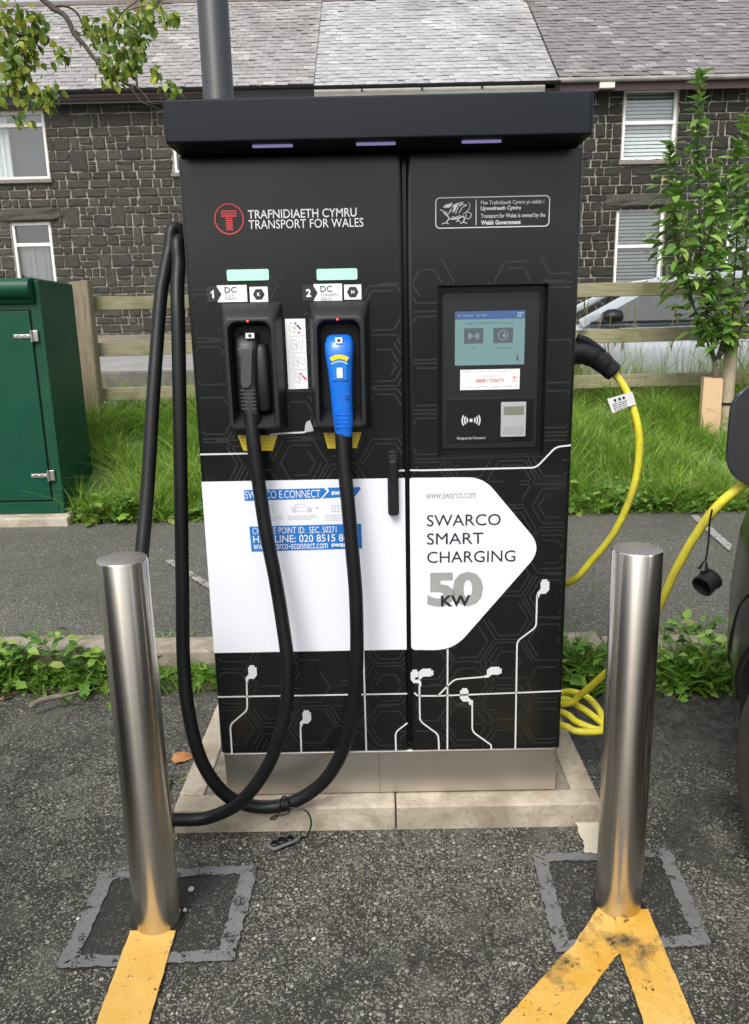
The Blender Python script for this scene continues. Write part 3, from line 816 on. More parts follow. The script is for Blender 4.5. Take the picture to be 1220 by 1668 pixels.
for x0, x1 in ((-0.272, -0.186), (-0.052, 0.032), (0.172, 0.256)):
    mb = MB(); mb.prism(rrect(x0, 0, x1, 0.011, 0.005, 4), 0, 0.004)
    mb.v = [(x, -0.078 + z, 1.6765 + y) for x, y, z in mb.v]
    obj('light_strip', mb, M_UV, cap)

# doors: slabs with rounded edges; the right one has the screen recess cut in it
XS = 0.0525
dl = box('door', -0.450, XS - 0.0045, 0.0, 0.028, ZB, ZT, M_BODY, ch, bevel=0.010, seg=4)
dl['label'] = 'wide charger door with two plug holsters'

BAY = [(0.128, 0.9874), (0.3814, 0.9929), (0.3802, 1.3888), (0.1281, 1.3897)]       # bl br tr tl
bx0, bx1, bz0, bz1 = (BAY[0][0] + BAY[3][0]) / 2, (BAY[1][0] + BAY[2][0]) / 2, (BAY[0][1] + BAY[1][1]) / 2, (BAY[2][1] + BAY[3][1]) / 2
X0, X1 = XS + 0.0045, 0.450
mb = MB(); r = 0.010
outer = lambda g, y: [(x, y, z) for x, z in ((X0 + g, ZB + g), (X1 - g, ZB + g), (X1 - g, ZT - g), (X0 + g, ZT - g))]
inner = lambda g, y: [(x, y, z) for x, z in ((bx0 + g, bz0 + g), (bx1 - g, bz0 + g), (bx1 - g, bz1 - g), (bx0 + g, bz1 - g))]
ls = [outer(0, 0.028)] + [outer(r * (1 - math.sin(a)), r * (1 - math.cos(a))) for a in (R(90), R(67), R(45), R(22), 0)]
ls += [inner(-0.0015, 0.0), inner(0, 0.0015), inner(0.002, 0.034)]
mb.loops(ls)
dr = obj('door', mb, M_BODY, ch, smooth=True, weighted=True)
dr['label'] = 'narrow charger door with the touch screen'

# faint hexagon pattern printed on both doors
def hexes():
    q = random.Random(11); out = []
    Rr = 0.068; dx = Rr * 1.5; dz = Rr * math.sqrt(3)
    for i in range(-6, 7):
        for j in range(0, 16):
            cx = i * dx; cz = 0.16 + j * dz + (dz / 2 if i % 2 else 0)
            lim = 1.40 + 0.07 * math.sin(i * 2.1)
            if cz > lim: continue
            for rr in (Rr * 0.93, Rr * 0.74) + ((Rr * 0.5,) if q.random() < .3 else ()):
                miss = q.randrange(6); n = q.choice((3, 4, 4, 5))
                pts = [(cx + rr * math.cos(R(60 * k)), cz + rr * math.sin(R(60 * k))) for k in range(miss, miss + n + 1)]
                if q.random() < .45:   # run out sideways as a straight trace
                    e = pts[-1]; s = 1 if e[0] > cx else -1; pts.append((e[0] + s * 0.05, e[1]))
                out.append(pts)
    return out
HX = hexes()
def clip_seg(a, b, x0, x1, z0, z1):
    t0, t1 = 0.0, 1.0; dx, dz = b[0] - a[0], b[1] - a[1]
    for p, q in ((-dx, a[0] - x0), (dx, x1 - a[0]), (-dz, a[1] - z0), (dz, z1 - a[1])):
        if abs(p) < 1e-12:
            if q < 0: return None
        else:
            t = q / p
            if p < 0: t0 = max(t0, t)
            else: t1 = min(t1, t)
    return None if t0 >= t1 else ((a[0] + dx * t0, a[1] + dz * t0), (a[0] + dx * t1, a[1] + dz * t1))
def hex_print(parent, rects):
    mb = MB()
    for pts in HX:
        for a, b in zip(pts, pts[1:]):
            for rc in rects:
                c = clip_seg(a, b, *rc)
                if c: strip(mb, c, 0.0042, -0.0006)
    return obj('hexagon_print', mb, M_HEX, parent)
hex_print(dl, [(-0.438, XS - 0.012, ZB + .012, 1.42)])
hex_print(dr, [(X0 + .012, bx0 - .003, ZB + .012, 1.45), (bx1 + .003, 0.438, ZB + .012, 1.45), (bx0 - .003, bx1 + .003, ZB + .012, bz0 - .003), (bx0 - .003, bx1 + .003, bz1 + .003, 1.45)])

# white panels
mb = MB()
PL = [(-0.4506, 0.9426), (0.0518, 0.9435), (0.0537, 0.4959), (-0.4467, 0.4936)]
za, zb_ = (PL[0][1] + PL[1][1]) / 2, (PL[2][1] + PL[3][1]) / 2
flat(mb, [(-0.4485, za), (XS - 0.006, za), (XS - 0.006, zb_), (-0.4485, zb_)][::-1], -0.0012)
obj('white_panel', mb, M_WHITE, dl)
ARW = [(X0 + 0.001, zb_ - 0.001), (0.1656, 0.4904), (0.3872, 0.7584), (0.2369, 0.9414), (X0 + 0.001, za)]
mb = MB(); flat(mb, round_poly(ARW, [0.012, 0.05, 0.05, 0.04, 0.006], 7), -0.0012)
obj('white_panel', mb, M_WHITE, dr)

# white circuit lines and little plugs
LW = 0.0042
def lines(parent, polys, plugs):
    mb = MB()
    for p in polys: strip(mb, round_poly2(p, 0.012), LW, -0.0018)
    for (cx, cz, ang, s) in plugs:
        shape = [(-.014, -.026), (-.014, -.012), (-.006, -.004), (-.006, .016), (-.003, .016), (-.003, .022), (.011, .022), (.011, .016), (.016, .016), (.016, -.006), (.008, -.016), (-.006, -.016), (-.009, -.026)]
        ca, sa = math.cos(ang), math.sin(ang)
        flat(mb, [(cx + (x * s * ca - z * sa), cz + (x * s * sa + z * ca)) for x, z in shape], -0.0018)
    return obj('white_line_print', mb, M_LINE, parent)
def round_poly2(pts, r):
    if len(pts) < 3: return pts
    out = [pts[0]]
    for a, p, b in zip(pts, pts[1:], pts[2:]):
        A, P, B = Vector(a), Vector(p), Vector(b)
        q = min(r, (A - P).length * .45, (B - P).length * .45)
        s = P + (A - P).normalized() * q; e = P + (B - P).normalized() * q
        for k in range(5):
            t = k / 4; out.append(tuple(s * (1 - t) ** 2 + P * 2 * t * (1 - t) + e * t * t))
    return out + [pts[-1]]
zl = 0.5 * ((-0.4471, 0.3695)[1] + (0.051, 0.374)[1])
zu = (-0.4412, 1.0105)[1]
zr = (0.1071, 0.9621)[1]
lines(dl, [[(-0.447, zl), (XS - .006, zl)],
           [(-0.3692, 0.4133), (-0.3723, 0.333), (-0.42, 0.2914), ((-0.4203, 0.2105)[0], ZB + .004)],
           [(-0.2352, 0.2825), ((-0.2359, 0.207)[0], ZB + .004)],
           [((-0.0645, 0.4965)[0], zb_), ((-0.0645, 0.4965)[0] + .001, ZB + .004)],
           [(XS - .006, (0.0486, 0.2878)[1]), (0.0144, 0.2617), ((0.0153, 0.2095)[0], ZB + .004)],
           [(-0.447, zu), ((-0.3255, 1.0097)[0], zu)],
           [((-0.1103, 1.0635)[0], (-0.1103, 1.0635)[1]), ((-0.1103, 1.0635)[0], za)],
           [(-0.2757, 1.0549), (-0.2534, 1.0574), (-0.1915, 1.0592), (-0.1807, 1.0693)],
           [(0.0118, 0.961), (XS - .006, (0.0476, 0.9618)[1])]],
      [(*(-0.3575, 0.4372), 0, 1), (*(-0.2221, 0.3072), 0, 1)])
# grey plug emblem at the end of the upper line
mb = MB(); flat(mb, round_poly([(-0.1929, 1.0592), (-0.1707, 1.0617), (-0.1746, 1.0765), (-0.1785, 1.0884), (-0.1875, 1.0841), (-0.1909, 1.0739)], .002), -.0019)
obj('plug_emblem', mb, M_PALE, dl)
lines(dr, [[(X0 + .008, (0.059, 0.3721)[1] + .002), (0.0734, 0.3648), (0.1262, 0.3638), (0.447, (0.4504, 0.3716)[1])],
           [((0.1514, 0.4889)[0], zb_), ((0.1514, 0.4889)[0], ZB + .004)],
           [(0.2454, 0.4153), (0.1691, 0.4099), (0.1262, 0.3638)],
           [(0.0783, 0.3926), (0.0793, 0.2925), (0.1277, 0.2524), ((0.1293, 0.1983)[0], ZB + .004)],
           [(0.2159, 0.3499), (0.2168, 0.2596), (0.2676, 0.2191), ((0.2679, 0.1992)[0], ZB + .004)],
           [(0.3763, 0.6378), (0.3765, 0.5502), (0.3289, 0.5126), ((0.3314, 0.1999)[0], ZB + .004)],
           [(X0 + .002, zr), (X0 + .03, zr - .001), (0.3645, 0.9624), (0.4103, 1.0118), (0.447, (0.4486, 1.0155)[1])]],
      [(*(0.3904, 0.6554), 0, 1), (*(0.1997, 0.3624), 0, -1), (*(0.2691, 0.4269), R(-90), -1), (*(0.0928, 0.4251), R(-90), -1), (*(0.0705, 0.417), 0, -0.9)])

# operator name and emblem on the left door
mb = MB()
cx, cz = (-0.3427, 1.5439)
ring(mb, cx, cz, 0.0305, 0.0335, -0.002, n=48)
for k in range(3): z = cz + .0185 - k * .0052; mb.face([(cx - .0175, -.002, z), (cx + .0175, -.002, z), (cx + .0175, -.002, z - .0036), (cx - .0175, -.002, z - .0036)])
for k in range(6): z = cz + .0029 - k * .0047; mb.face([(cx - .0078, -.002, z), (cx + .0078, -.002, z), (cx + .0078, -.002, z - .0033), (cx - .0078, -.002, z - .0033)])
obj('operator_emblem', mb, M_RED, dl)
mb = MB()
text_into(mb, 'TRAFNIDIAETH CYMRU', (-0.2998, 1.5432, -0.0554, 1.5621), -.002, 0.012)
text_into(mb, 'TRANSPORT FOR WALES', (-0.2996, 1.5215, -0.0407, 1.5405), -.002, 0.0)
obj('lettering', mb, M_STICK, dl)

# owner's plate with dragon on the right door
mb = MB()
q0, q1 = (0.1212, 1.5138), (0.378, 1.5801)
o1 = rrect(q0[0], q0[1], q1[0], q1[1], .010, 5); o2 = rrect(q0[0] + .0022, q0[1] + .0022, q1[0] - .0022, q1[1] - .0022, .008, 5)
mb.loops([[(x, -.002, z) for x, z in o1], [(x, -.002, z) for x, z in o2]])
strip(mb, [(0.2124, 1.5744), (0.213, 1.5198)], .0018, -.002)
text_into(mb, 'Mae Trafnidiaeth Cymru yn eiddo i', (0.2231, 1.5605, 0.3648, 1.5715), -.002, 0.006)
text_into(mb, 'Llywodraeth Cymru', (0.2233, 1.5487, 0.3128, 1.5597), -.002, 0.03)
text_into(mb, 'Transport for Wales is owned by the', (0.2235, 1.5319, 0.3685, 1.5436), -.002, 0.006)
text_into(mb, 'Welsh Government', (0.2236, 1.52, 0.3136, 1.5298), -.002, 0.03)
def dpx(x, y): return (q0[0] + (x - 150) / 948 * (q1[0] - q0[0]), q1[1] - (y - 92) / 280 * (q1[1] - q0[1]))
for w, ps in ((9, [(190, 200), (213, 212), (226, 238), (240, 252)]), (8, [(212, 215), (235, 225)]),
              (13, [(238, 222), (248, 250), (262, 276), (270, 292)]), (8, [(290, 180), (272, 215), (258, 246)]),
              (9, [(280, 222), (284, 190), (304, 162), (340, 146), (386, 138)]), (8, [(386, 138), (352, 165), (332, 200), (318, 244)]),
              (8, [(412, 164), (372, 186), (345, 236)]), (7, [(322, 158), (300, 196), (296, 232)]), (7, [(352, 146), (326, 176), (308, 226)]), (7, [(410, 164), (372, 160), (352, 172)]),
              (14, [(262, 282), (300, 288), (345, 280), (384, 262)]), (8, [(285, 268), (320, 272), (358, 256)]),
              (13, [(264, 284), (246, 310), (234, 322)]), (10, [(204, 330), (236, 318), (262, 330)]),
              (10, [(330, 284), (346, 300), (322, 308)]), (8, [(346, 300), (352, 314)]),
              (13, [(382, 258), (392, 292), (380, 316)]), (10, [(358, 328), (384, 316), (414, 328)]),
              (7, [(380, 244), (402, 230), (430, 228), (450, 250), (442, 278), (418, 290), (400, 272), (408, 246)]), (6, [(404, 228), (432, 196), (438, 160), (424, 138)])):
    strip(mb, [dpx(*p) for p in ps], w * .00019, -.002)
for ps in ([(214, 174), (240, 156), (270, 150), (290, 136), (286, 166), (262, 186), (236, 184)], [(214, 176), (240, 180), (226, 190)], [(300, 166), (340, 148), (318, 190), (300, 226)]):
    flat(mb, [dpx(*p) for p in ps], -.0021)
obj('owner_plate', mb, M_LINE, dr)

# per-connector fittings
MH = [M_INK, M_STICK]
for num, kind, l3, tagx, whx, sqx, dcx, ltr, bar in (
        ('1', 'CCS', '50kW', (-0.4039, 1.3645, -0.3707, 1.3992), (-0.3805, 1.3637, -0.312, 1.4011), (-0.3057, 1.3625, -0.264, 1.3965), (-0.363, 1.3849, -0.3355, 1.3971), 'K', (-0.3553, 1.4105, -0.2597, 1.4347)),
        ('2', 'CHAdeMO', '50kW', (-0.1845, 1.3622, -0.1494, 1.3982), (-0.1585, 1.3621, -0.0932, 1.3997), (-0.0885, 1.3637, -0.0489, 1.397), (-0.1427, 1.3819, -0.1159, 1.3955), 'M', (-0.15, 1.4078, -0.0573, 1.4323))):
    mb = MB(); mb.prism(rrect(*bar, .0035, 3), -.0035, 0.004)
    obj('status_light', mb, M_MINT, dl)
    mb = MB()
    flat(mb, [(whx[0], whx[1]), (whx[2], whx[1]), (whx[2], whx[3]), (whx[0], whx[3])], -.0014, 1)
    a = tagx; zc = (a[1] + a[3]) / 2; xk = a[2] - .008
    flat(mb, [(a[0], a[1]), (xk - .003, a[1]), (a[2], zc), (xk - .003, a[3]), (a[0], a[3])], -.0020, 0)
    if num == '1':
        xo, h_ = a[0] + .0085, .009
        flat(mb, [(xo + .0035, zc - h_), (xo + .0075, zc - h_), (xo + .0075, zc + h_), (xo + .0045, zc + h_), (xo + .0035, zc + h_ - .0022), (xo, zc + h_ - .0048), (xo, zc + h_ - .0082), (xo + .0035, zc + h_ - .0058)], -.0026, 1)
    else: text_into(mb, num, (a[0] + .0085, zc - .009, a[0] + .0085 + (.0085 if num == '1' else .0115), zc + .009), -.0026, 0.035, 1)
    text_into(mb, 'DC', dcx, -.0026, 0.0, 0)
    w = (dcx[2] - dcx[0]) * (1.5 if len(kind) > 3 else .75); h = dcx[3] - dcx[1]
    mb2 = MB()
    text_into(mb2, kind, (dcx[0], dcx[1] - h * .68, dcx[0] + w, dcx[1] - h * .16), -.0026)
    text_into(mb2, l3, (dcx[0], dcx[1] - h * 1.36, dcx[0] + (dcx[2] - dcx[0]), dcx[1] - h * .84), -.0026)
    flat(mb, [(sqx[0], sqx[1]), (sqx[2], sqx[1]), (sqx[2], sqx[3]), (sqx[0], sqx[3])], -.0014, 1)
    sc_, sz_ = (sqx[0] + sqx[2]) / 2, (sqx[1] + sqx[3]) / 2
    flat(mb, [(sc_ + .0135 * math.cos(R(60 * k)), sz_ + .0135 * math.sin(R(60 * k))) for k in range(6)], -.0020, 0)
    text_into(mb, ltr, (sc_ - .0038, sz_ - .004, sc_ + .0038, sz_ + .004), -.0026, 0.03, 1)
    pl = obj('connector_label', mb, MH, dl)
    pl['label'] = 'label reading %s DC %s' % (num, kind)
    obj('lettering', mb2, M_GREY, dl)

# how-to picture strip between the holsters
mb = MB(); flat(mb, [(-0.2265, 1.162), (-0.18, 1.1625), (-0.1807, 1.3233), (-0.2277, 1.3235)], -.0014)
obj('pictogram_sticker', mb, M_STICK, dl)
mb = MB(); q = random.Random(4)
for k in range(4):
    z = (-0.2057, 1.3044)[1] - k * .0385; x = (-0.2043, 1.3044)[0] + k * .0025
    for a, b in (((-.012, .012), (-.014, -.008)), ((-.014, -.008), (-.002, -.012)), ((-.002, -.012), (.0, .006)), ((-.012, .012), (0, .006)), ((-.009, .004), (-.004, -.004)), ((-.005, .002), (.002, -.006))):
        strip(mb, [(x + a[0], z + a[1]), (x + b[0], z + b[1])], .0011, -.0020, 1)
    if k in (0, 3):
        strip(mb, [(x + .004, z + .005), (x + .013, z - .005)], .0036, -.0021, 0 if k == 0 else 2)
        ring(mb, x + .001, z + .009, 0, .0022, -.0021, n=10, m=0)
        if k == 0: ring(mb, x + .008, z - .012, 0, .0026, -.0021, n=8, m=2)
    else:
        strip(mb, [(x + .006, z + .010), (x + .006, z - .006), (x + .013, z - .011)], .001, -.002, 1); strip(mb, [(x + .013, z + .010), (x + .013, z - .004)], .001, -.002, 1)
    if k: strip(mb, [(x - .019, z + .0185), (x + .02, z + .0188)], .0008, -.002, 1)
obj('pictogram_print', mb, [M_INK, M_PALE, M_RED], dl)

# yellow warning stickers under the holsters
for P in ([(-0.3414, 1.0175), (-0.2717, 1.0161), (-0.2581, 1.0531), (-0.3539, 1.0549)], [(-0.1383, 1.0188), (-0.0687, 1.0182), (-0.056, 1.0565), (-0.1473, 1.0568)]):
    mb = MB(); flat(mb, P, -.0014, 0)
    x0, x1 = P[3][0], P[2][0]; z0, z1 = P[0][1], P[3][1]
    for k in range(4):
        t = (k + .6) / 4.4; z = z1 + (z0 - z1) * t; ins = .006 + .009 * t
        xx = x0 + ins
        while xx < x1 - ins:
            w = .0025 + .006 * ((xx * 7919) % 1); strip(mb, [(xx, z), (min(xx + w, x1 - ins), z)], .0011, -.002, 1); xx += w + .0018
    strip(mb, [(x0 + .009, z1 - .004), (x0 + .015, z1 - .004)], .004, -.0021, 2)
    obj('warning_sticker', mb, [M_YEL, M_GREY, M_RED], dl)

# blue operator stickers on the white panel
mb = MB()
flat(mb, [(-0.3461, 0.8937), (-0.1605, 0.8961), (-0.1444, 0.9139), (-0.1506, 0.9218), (-0.346, 0.9206)], -.0018)
flat(mb, [(-0.1557, 0.8963), (-0.0767, 0.8996), (-0.062, 0.9174), (-0.0627, 0.9229), (-0.143, 0.9229), (-0.1381, 0.9144)], -.0018)
bb0, bb1 = (-0.3365, 0.764), (-0.0606, 0.8307)
flat(mb, [(-0.3365, 0.764), (-0.0613, 0.7671), (-0.0625, 0.8308), (-0.3386, 0.8284)], -.0018)
st = obj('helpline_sticker', mb, M_BLUE, dl)
mb = MB()
text_into(mb, 'SWARCO E.CONNECT', (-0.344, 0.8987, -0.1607, 0.918), -.0024)
text_into(mb, 'swarco', (-0.133, 0.9038, -0.0805, 0.9138), -.0024, .03)
text_into(mb, 'CHARGE POINT ID:  SEC. 50271', (-0.3311, 0.809, -0.1239, 0.8255), -.0024)
text_into(mb, 'HELPLINE: 020 8515 8444', (-0.3307, 0.7864, -0.0713, 0.8053), -.0024, .006)
text_into(mb, 'www.swarco-econnect.com', (-0.3311, 0.7689, -0.1465, 0.7848), -.0024)
text_into(mb, 'swarco', (-0.1373, 0.7728, -0.0809, 0.7815), -.0024, .03)
obj('lettering', mb, M_STICK, st)
mb = MB()
bx = (-0.2337, 0.861, -0.1825, 0.8842); 
def cpx(x, y): return (bx[0] + (x - 480) / 172 * (bx[2] - bx[0]), bx[3] - (y - 262) / 70 * (bx[3] - bx[1]))
strip(mb, [cpx(*p) for p in ((484, 315), (484, 298), (505, 285), (525, 268), (580, 264), (610, 285), (645, 298), (650, 316), (635, 318))], .0011, -.0018)
strip(mb, [cpx(*p) for p in ((530, 318), (605, 318))], .0011, -.0018); strip(mb, [cpx(*p) for p in ((515, 290), (600, 288))], .0008, -.0018)
for x in (510, 628): ring(mb, *cpx(x, 314), .0034, .0052, -.0018, n=14); ring(mb, *cpx(x, 314), 0, .0015, -.0018, n=8)
strip(mb, [cpx(655, 296), cpx(680, 296)], .001, -.0018); ring(mb, *cpx(698, 300), .002, .0034, -.0018, n=12)
for x0, y0, x1, y1 in ((435, 823, 444, 835), (541, 823, 566, 833)):
    a = (-0.2926, 0.8625, -0.2791, 0.8811) if x0 == 435 else (-0.1328, 0.8623, -0.0951, 0.8778)
    strip(mb, [(a[0], a[1]), (a[2], a[1]), (a[2], a[3]), (a[0], a[3]), (a[0], a[1])], .0012, -.0018)
    for k in range(1, 5 if x0 > 500 else 2): xx = a[0] + (a[2] - a[0]) * k / (5 if x0 > 500 else 2); strip(mb, [(xx, a[1] + .003), (xx, a[3] - .003)], .0014, -.0018)
q = random.Random(3)
for a in ((-0.3166, 0.8407, -0.2531, 0.8547), (-0.2424, 0.8422, -0.1653, 0.8547), (-0.1517, 0.8375, -0.0852, 0.8546)):
    for k in range(4):
        z = a[3] - (a[3] - a[1]) * (k + .3) / 4; xx = a[0]; e = a[2] - (.02 if k == 3 else q.uniform(0, .012))
        while xx < e: w = q.uniform(.002, .006); strip(mb, [(xx, z), (min(xx + w, e), z)], .0011, -.0018); xx += w + .0012
obj('instruction_print', mb, M_PALE, dl)

# lettering on the white arrow
mb = MB()
text_into(mb, 'SWARCO', (0.0996, 0.8205, 0.2814, 0.8494), -.0022); text_into(mb, 'SMART', (0.0995, 0.7737, 0.2389, 0.8029), -.0022); text_into(mb, 'CHARGING', (0.0996, 0.726, 0.3191, 0.7555), -.0022)
obj('lettering', mb, M_INK, dr)
mb = MB(); text_into(mb, 'KW', (0.1341, 0.6106, 0.2085, 0.6401), -.0028, .03); obj('lettering', mb, M_INK, dr)
mb = MB(); text_into(mb, '50', (0.1, 0.6106, 0.2399, 0.7018), -.0022, .045, space=.93); obj('lettering', mb, M_GREY, dr)
mb = MB(); text_into(mb, 'www.swarco.com', (0.0976, 0.8902, 0.2195, 0.9033), -.0022); obj('lettering', mb, M_GREY, dr)

# swing handle
hz0, hz1 = (0.0175, 0.8544)[1], (0.0197, 1.0076)[1]; hx = (0.0178, 0.9279)[0]
mb = MB(); mb.prism(rrect(hx - .0135, hz0 - .004, hx + .0135, hz1 + .003, .008, 5), -.006, .002)
hb = obj('handle', mb, M_BLACK, dl, bevel=.002)
mb = MB(); mb.prism(rrect(hx - .0105, hz0 + .001, hx + .0105, hz1 - .018, .006, 5), -.024, -.007); obj('lever', mb, M_BLACK, hb, bevel=.004, seg=3)
mb = MB(); ls = [[(hx + r_ * math.cos(R(30 * k)), y, hz1 - .014 + r_ * math.sin(R(30 * k))) for k in range(12)] for y, r_ in ((-.004, .0105), (-.020, .0105), (-.022, .0085))]; mb.loops(ls, True, True); obj('lock', mb, M_BLACKD, hb)
box('lever_joint', hx - .011, hx + .011, -.0248, -.0235, hz0 + .055, hz0 + .0565, M_BLACKD, hb)

# screen recess
yb = 0.032
bay = box('screen_recess', bx0 - .004, bx1 + .004, yb, yb + .01, bz0 - .004, bz1 + .004, M_BLACKD, ch)
box('bezel', bx0 + .010, bx1 - .012, yb - .006, yb + .001, bz0 + .017, bz1 - .014, pmat('bezel_black', (0.010, 0.0105, 0.012), rough=0.35), bay, bevel=.002)
S = lambda px: px
sx0, sz0, sx1, sz1 = (0.1693, 1.2078, 0.334, 1.3325)
mb = MB(); mb.prism([(sx0, sz0), (sx1, sz0), (sx1, sz1), (sx0, sz1)], yb - .0068, yb - .004)
scr = obj('screen', mb, M_SCR, bay)
mb = MB(); ys = yb - .0074
def sp(u_, v_): return (sx0 + u_ * (sx1 - sx0), sz1 - v_ * (sz1 - sz0))
flat(mb, [sp(0, .148), sp(1, .148), sp(1, 0), sp(0, 0)], ys, 0)
for a, b in ((.13, .405), (.55, .83)): flat(mb, [sp(a, .595), sp(b, .595), sp(b, .31), sp(a, .31)], ys, 1)
for s_, e_ in ((.03, .26), (.30, .46)):
    ring(mb, *sp(s_ + .03, .08), .0010, .0022, ys - .0004, n=10, m=2)
text_into(mb, 'Language', (*sp(.10, .10), *sp(.26, .055)), ys - .0004, 0, 2); text_into(mb, 'Help', (*sp(.37, .10), *sp(.45, .055)), ys - .0004, 0, 2)
for k in range(5): 
    u_ = .89 + (k % 3) * .03; v_ = .035 + (k // 3) * .05; flat(mb, [sp(u_, v_ + .035), sp(u_ + .022, v_ + .035), sp(u_ + .022, v_), sp(u_, v_)], ys - .0004, 2)
text_into(mb, 'Select the identification option', (*sp(.155, .25), *sp(.83, .195)), ys, .006, 3)
text_into(mb, 'RFID', (*sp(.24, .70), *sp(.31, .665)), ys, 0, 3); text_into(mb, 'Contactless', (*sp(.58, .70), *sp(.80, .665)), ys, 0, 3)
c0 = sp(.267, .455); c1 = sp(.69, .452)
for r_ in (.0052, .0085, .0118):
    ring(mb, *c0, r_ - .0007, r_ + .0007, ys - .0004, -42, 42, 10, 2); ring(mb, *c0, r_ - .0007, r_ + .0007, ys - .0004, 138, 222, 10, 2)
ring(mb, *c0, 0, .0016, ys - .0004, n=10, m=2); ring(mb, *c1, .0105, .0116, ys - .0004, n=26, m=2)
for r_ in (.003, .0055, .008): ring(mb, c1[0] - .003, c1[1], r_ - .0007, r_ + .0006, ys - .0004, -48, 48, 10, 2)
flat(mb, [sp(.885, .93), sp(.92, .93), sp(.92, .85), sp(.885, .85)], ys, 3); flat(mb, [sp(.885, .83), sp(.92, .83), sp(.92, .81), sp(.885, .81)], ys, 3)
obj('screen_image', mb, [M_SCRB, M_SCRG, M_SCRL, M_SCRD], scr)
# support sticker
sb = (0.1823, 1.1498, 0.3244, 1.1977)
mb = MB(); flat(mb, [(sb[0], sb[1]), (sb[2], sb[1]), (sb[2], sb[3]), (sb[0], sb[3])], yb - .0066, 0)
h = sb[3] - sb[1]; w = sb[2] - sb[0]
text_into(mb, 'Argyfwng cwsmeriaid, ffoniwch 24/7', (sb[0] + .04 * w, sb[3] - .17 * h, sb[2] - .1 * w, sb[3] - .01 * h), yb - .0072, 0, 3)
text_into(mb, 'ffoniwch', (sb[0] + .37 * w, sb[3] - .38 * h, sb[0] + .58 * w, sb[3] - .25 * h), yb - .0072, 0, 3)
text_into(mb, '08081750075', (sb[0] + .26 * w, sb[3] - .64 * h, sb[0] + .73 * w, sb[3] - .46 * h), yb - .0072, .008, 1)
text_into(mb, 'For 24/7 customer support, please call', (sb[0] + .02 * w, sb[3] - .93 * h, sb[2] - .03 * w, sb[3] - .77 * h), yb - .0072, 0, 3)
ring(mb, sb[2] - .09 * w, sb[1] + .5 * h, .0056, .0064, yb - .0072, n=24, m=1)
text_into(mb, 'T', (sb[2] - .105 * w, sb[1] + .42 * h, sb[2] - .075 * w, sb[1] + .6 * h), yb - .0072, .04, 1)
obj('support_sticker', mb, [M_STICK, M_RED, M_INK, M_PALE], bay)
# card reader window
rb = (0.1509, 1.0237, 0.3591, 1.1293)
mb = MB(); mb.prism([(rb[0], rb[1]), (rb[2], rb[1]), (rb[2], rb[3]), (rb[0], rb[3])], yb - .0085, yb - .004)
rw = obj('reader_window', mb, M_GLOSSB, bay, bevel=.0008)
mb = MB(); cc = (0.2089, 1.077); yy = yb - .0091
ring(mb, *cc, 0, .0042, yy, n=16)
for r_ in (.0095, .0155, .0215):
    ring(mb, *cc, r_ - .0017, r_ + .0017, yy, -34, 34, 10); ring(mb, *cc, r_ - .0017, r_ + .0017, yy, 146, 214, 10)
text_into(mb, 'Designed by Circontrol', (0.1757, 1.0291, 0.2437, 1.0373), yy)
obj('contactless_symbol', mb, M_LINE, rw)
db = (0.2804, 1.0362, 0.3403, 1.1195)
mb = MB(); mb.prism(rrect(*db, .002, 3), yb - .016, yb - .007); rd = obj('card_reader', mb, pmat('reader_case', (0.42, 0.42, 0.43), rough=0.45), bay, bevel=.0015)
h = db[3] - db[1]; w = db[2] - db[0]
mb = MB(); flat(mb, [(db[0] + .1 * w, db[3] - .36 * h), (db[2] - .09 * w, db[3] - .36 * h), (db[2] - .09 * w, db[3] - .12 * h), (db[0] + .1 * w, db[3] - .12 * h)], yb - .0166); obj('reader_display', mb, M_LCD, rd)
mb = MB(); flat(mb, [(db[0] + .08 * w, db[1] + .08 * h), (db[2] - .09 * w, db[1] + .08 * h), (db[2] - .09 * w, db[1] + .3 * h), (db[0] + .08 * w, db[1] + .3 * h)], yb - .0166)
for r_ in (.002, .0035, .005): ring(mb, db[0] + .48 * w, db[1] + .46 * h, r_ - .0004, r_ + .0004, yb - .0168, -45, 45, 8)
obj('reader_print', mb, M_GREY, rd)

# holsters: hollow boxes with sloped shoulders and a round-topped mouth
def holster(cx_t, cx_b, z0, z1, w):
    mb = MB()
    def L(hw, za, zb, y, rt, rb_, n=6):
        pts = rrect(-hw, za, hw, zb, [rb_, rb_, rt, rt], n)
        return [(cx_b + (cx_t - cx_b) * (z - z0) / (z1 - z0) + x, y, z) for x, z in pts]
    hw = w / 2
    mb.loops([L(hw, z0, z1, 0.0, .004, .004), L(hw - .001, z0 + .001, z1 - .003, -.010, .006, .006), L(hw - .012, z0 + .006, z1 - .034, -.058, .016, .01), L(hw - .016, z0 + .010, z1 - .038, -.060, .018, .01),
              L(hw - .0205, z0 + .014, z1 - .042, -.0595, .022, .01), L(hw - .0215, z0 + .016, z1 - .044, -.056, .022, .01), L(hw - .026, z0 + .045, z1 - .052, -.004, .02, .012)], False, True)
    o = obj('holster', mb, M_HOLST, dl, smooth=True)
    mb = MB(); mb.lathe([(.0024, -.0015), (.0024, .001), (.0012, .0018)], 0, 0, 10)
    mb.v = [((cx_t + cx_b) / 2 + .5 * (cx_t - cx_b) + x - .002, -.0595 - z, z1 - .0415 + y) for x, y, z in mb.v]
    obj('indicator_led', mb, M_LED, o)
    return o
h1 = holster((-0.3032, 1.3555)[0], (-0.3012, 1.0742)[0], (-0.3029, 1.07)[1], (-0.308, 1.3613)[1], 0.140)
h2 = holster((-0.1012, 1.3555)[0], (-0.1019, 1.0703)[0], (-0.1023, 1.0705)[1], (-0.1022, 1.3613)[1], 0.140)
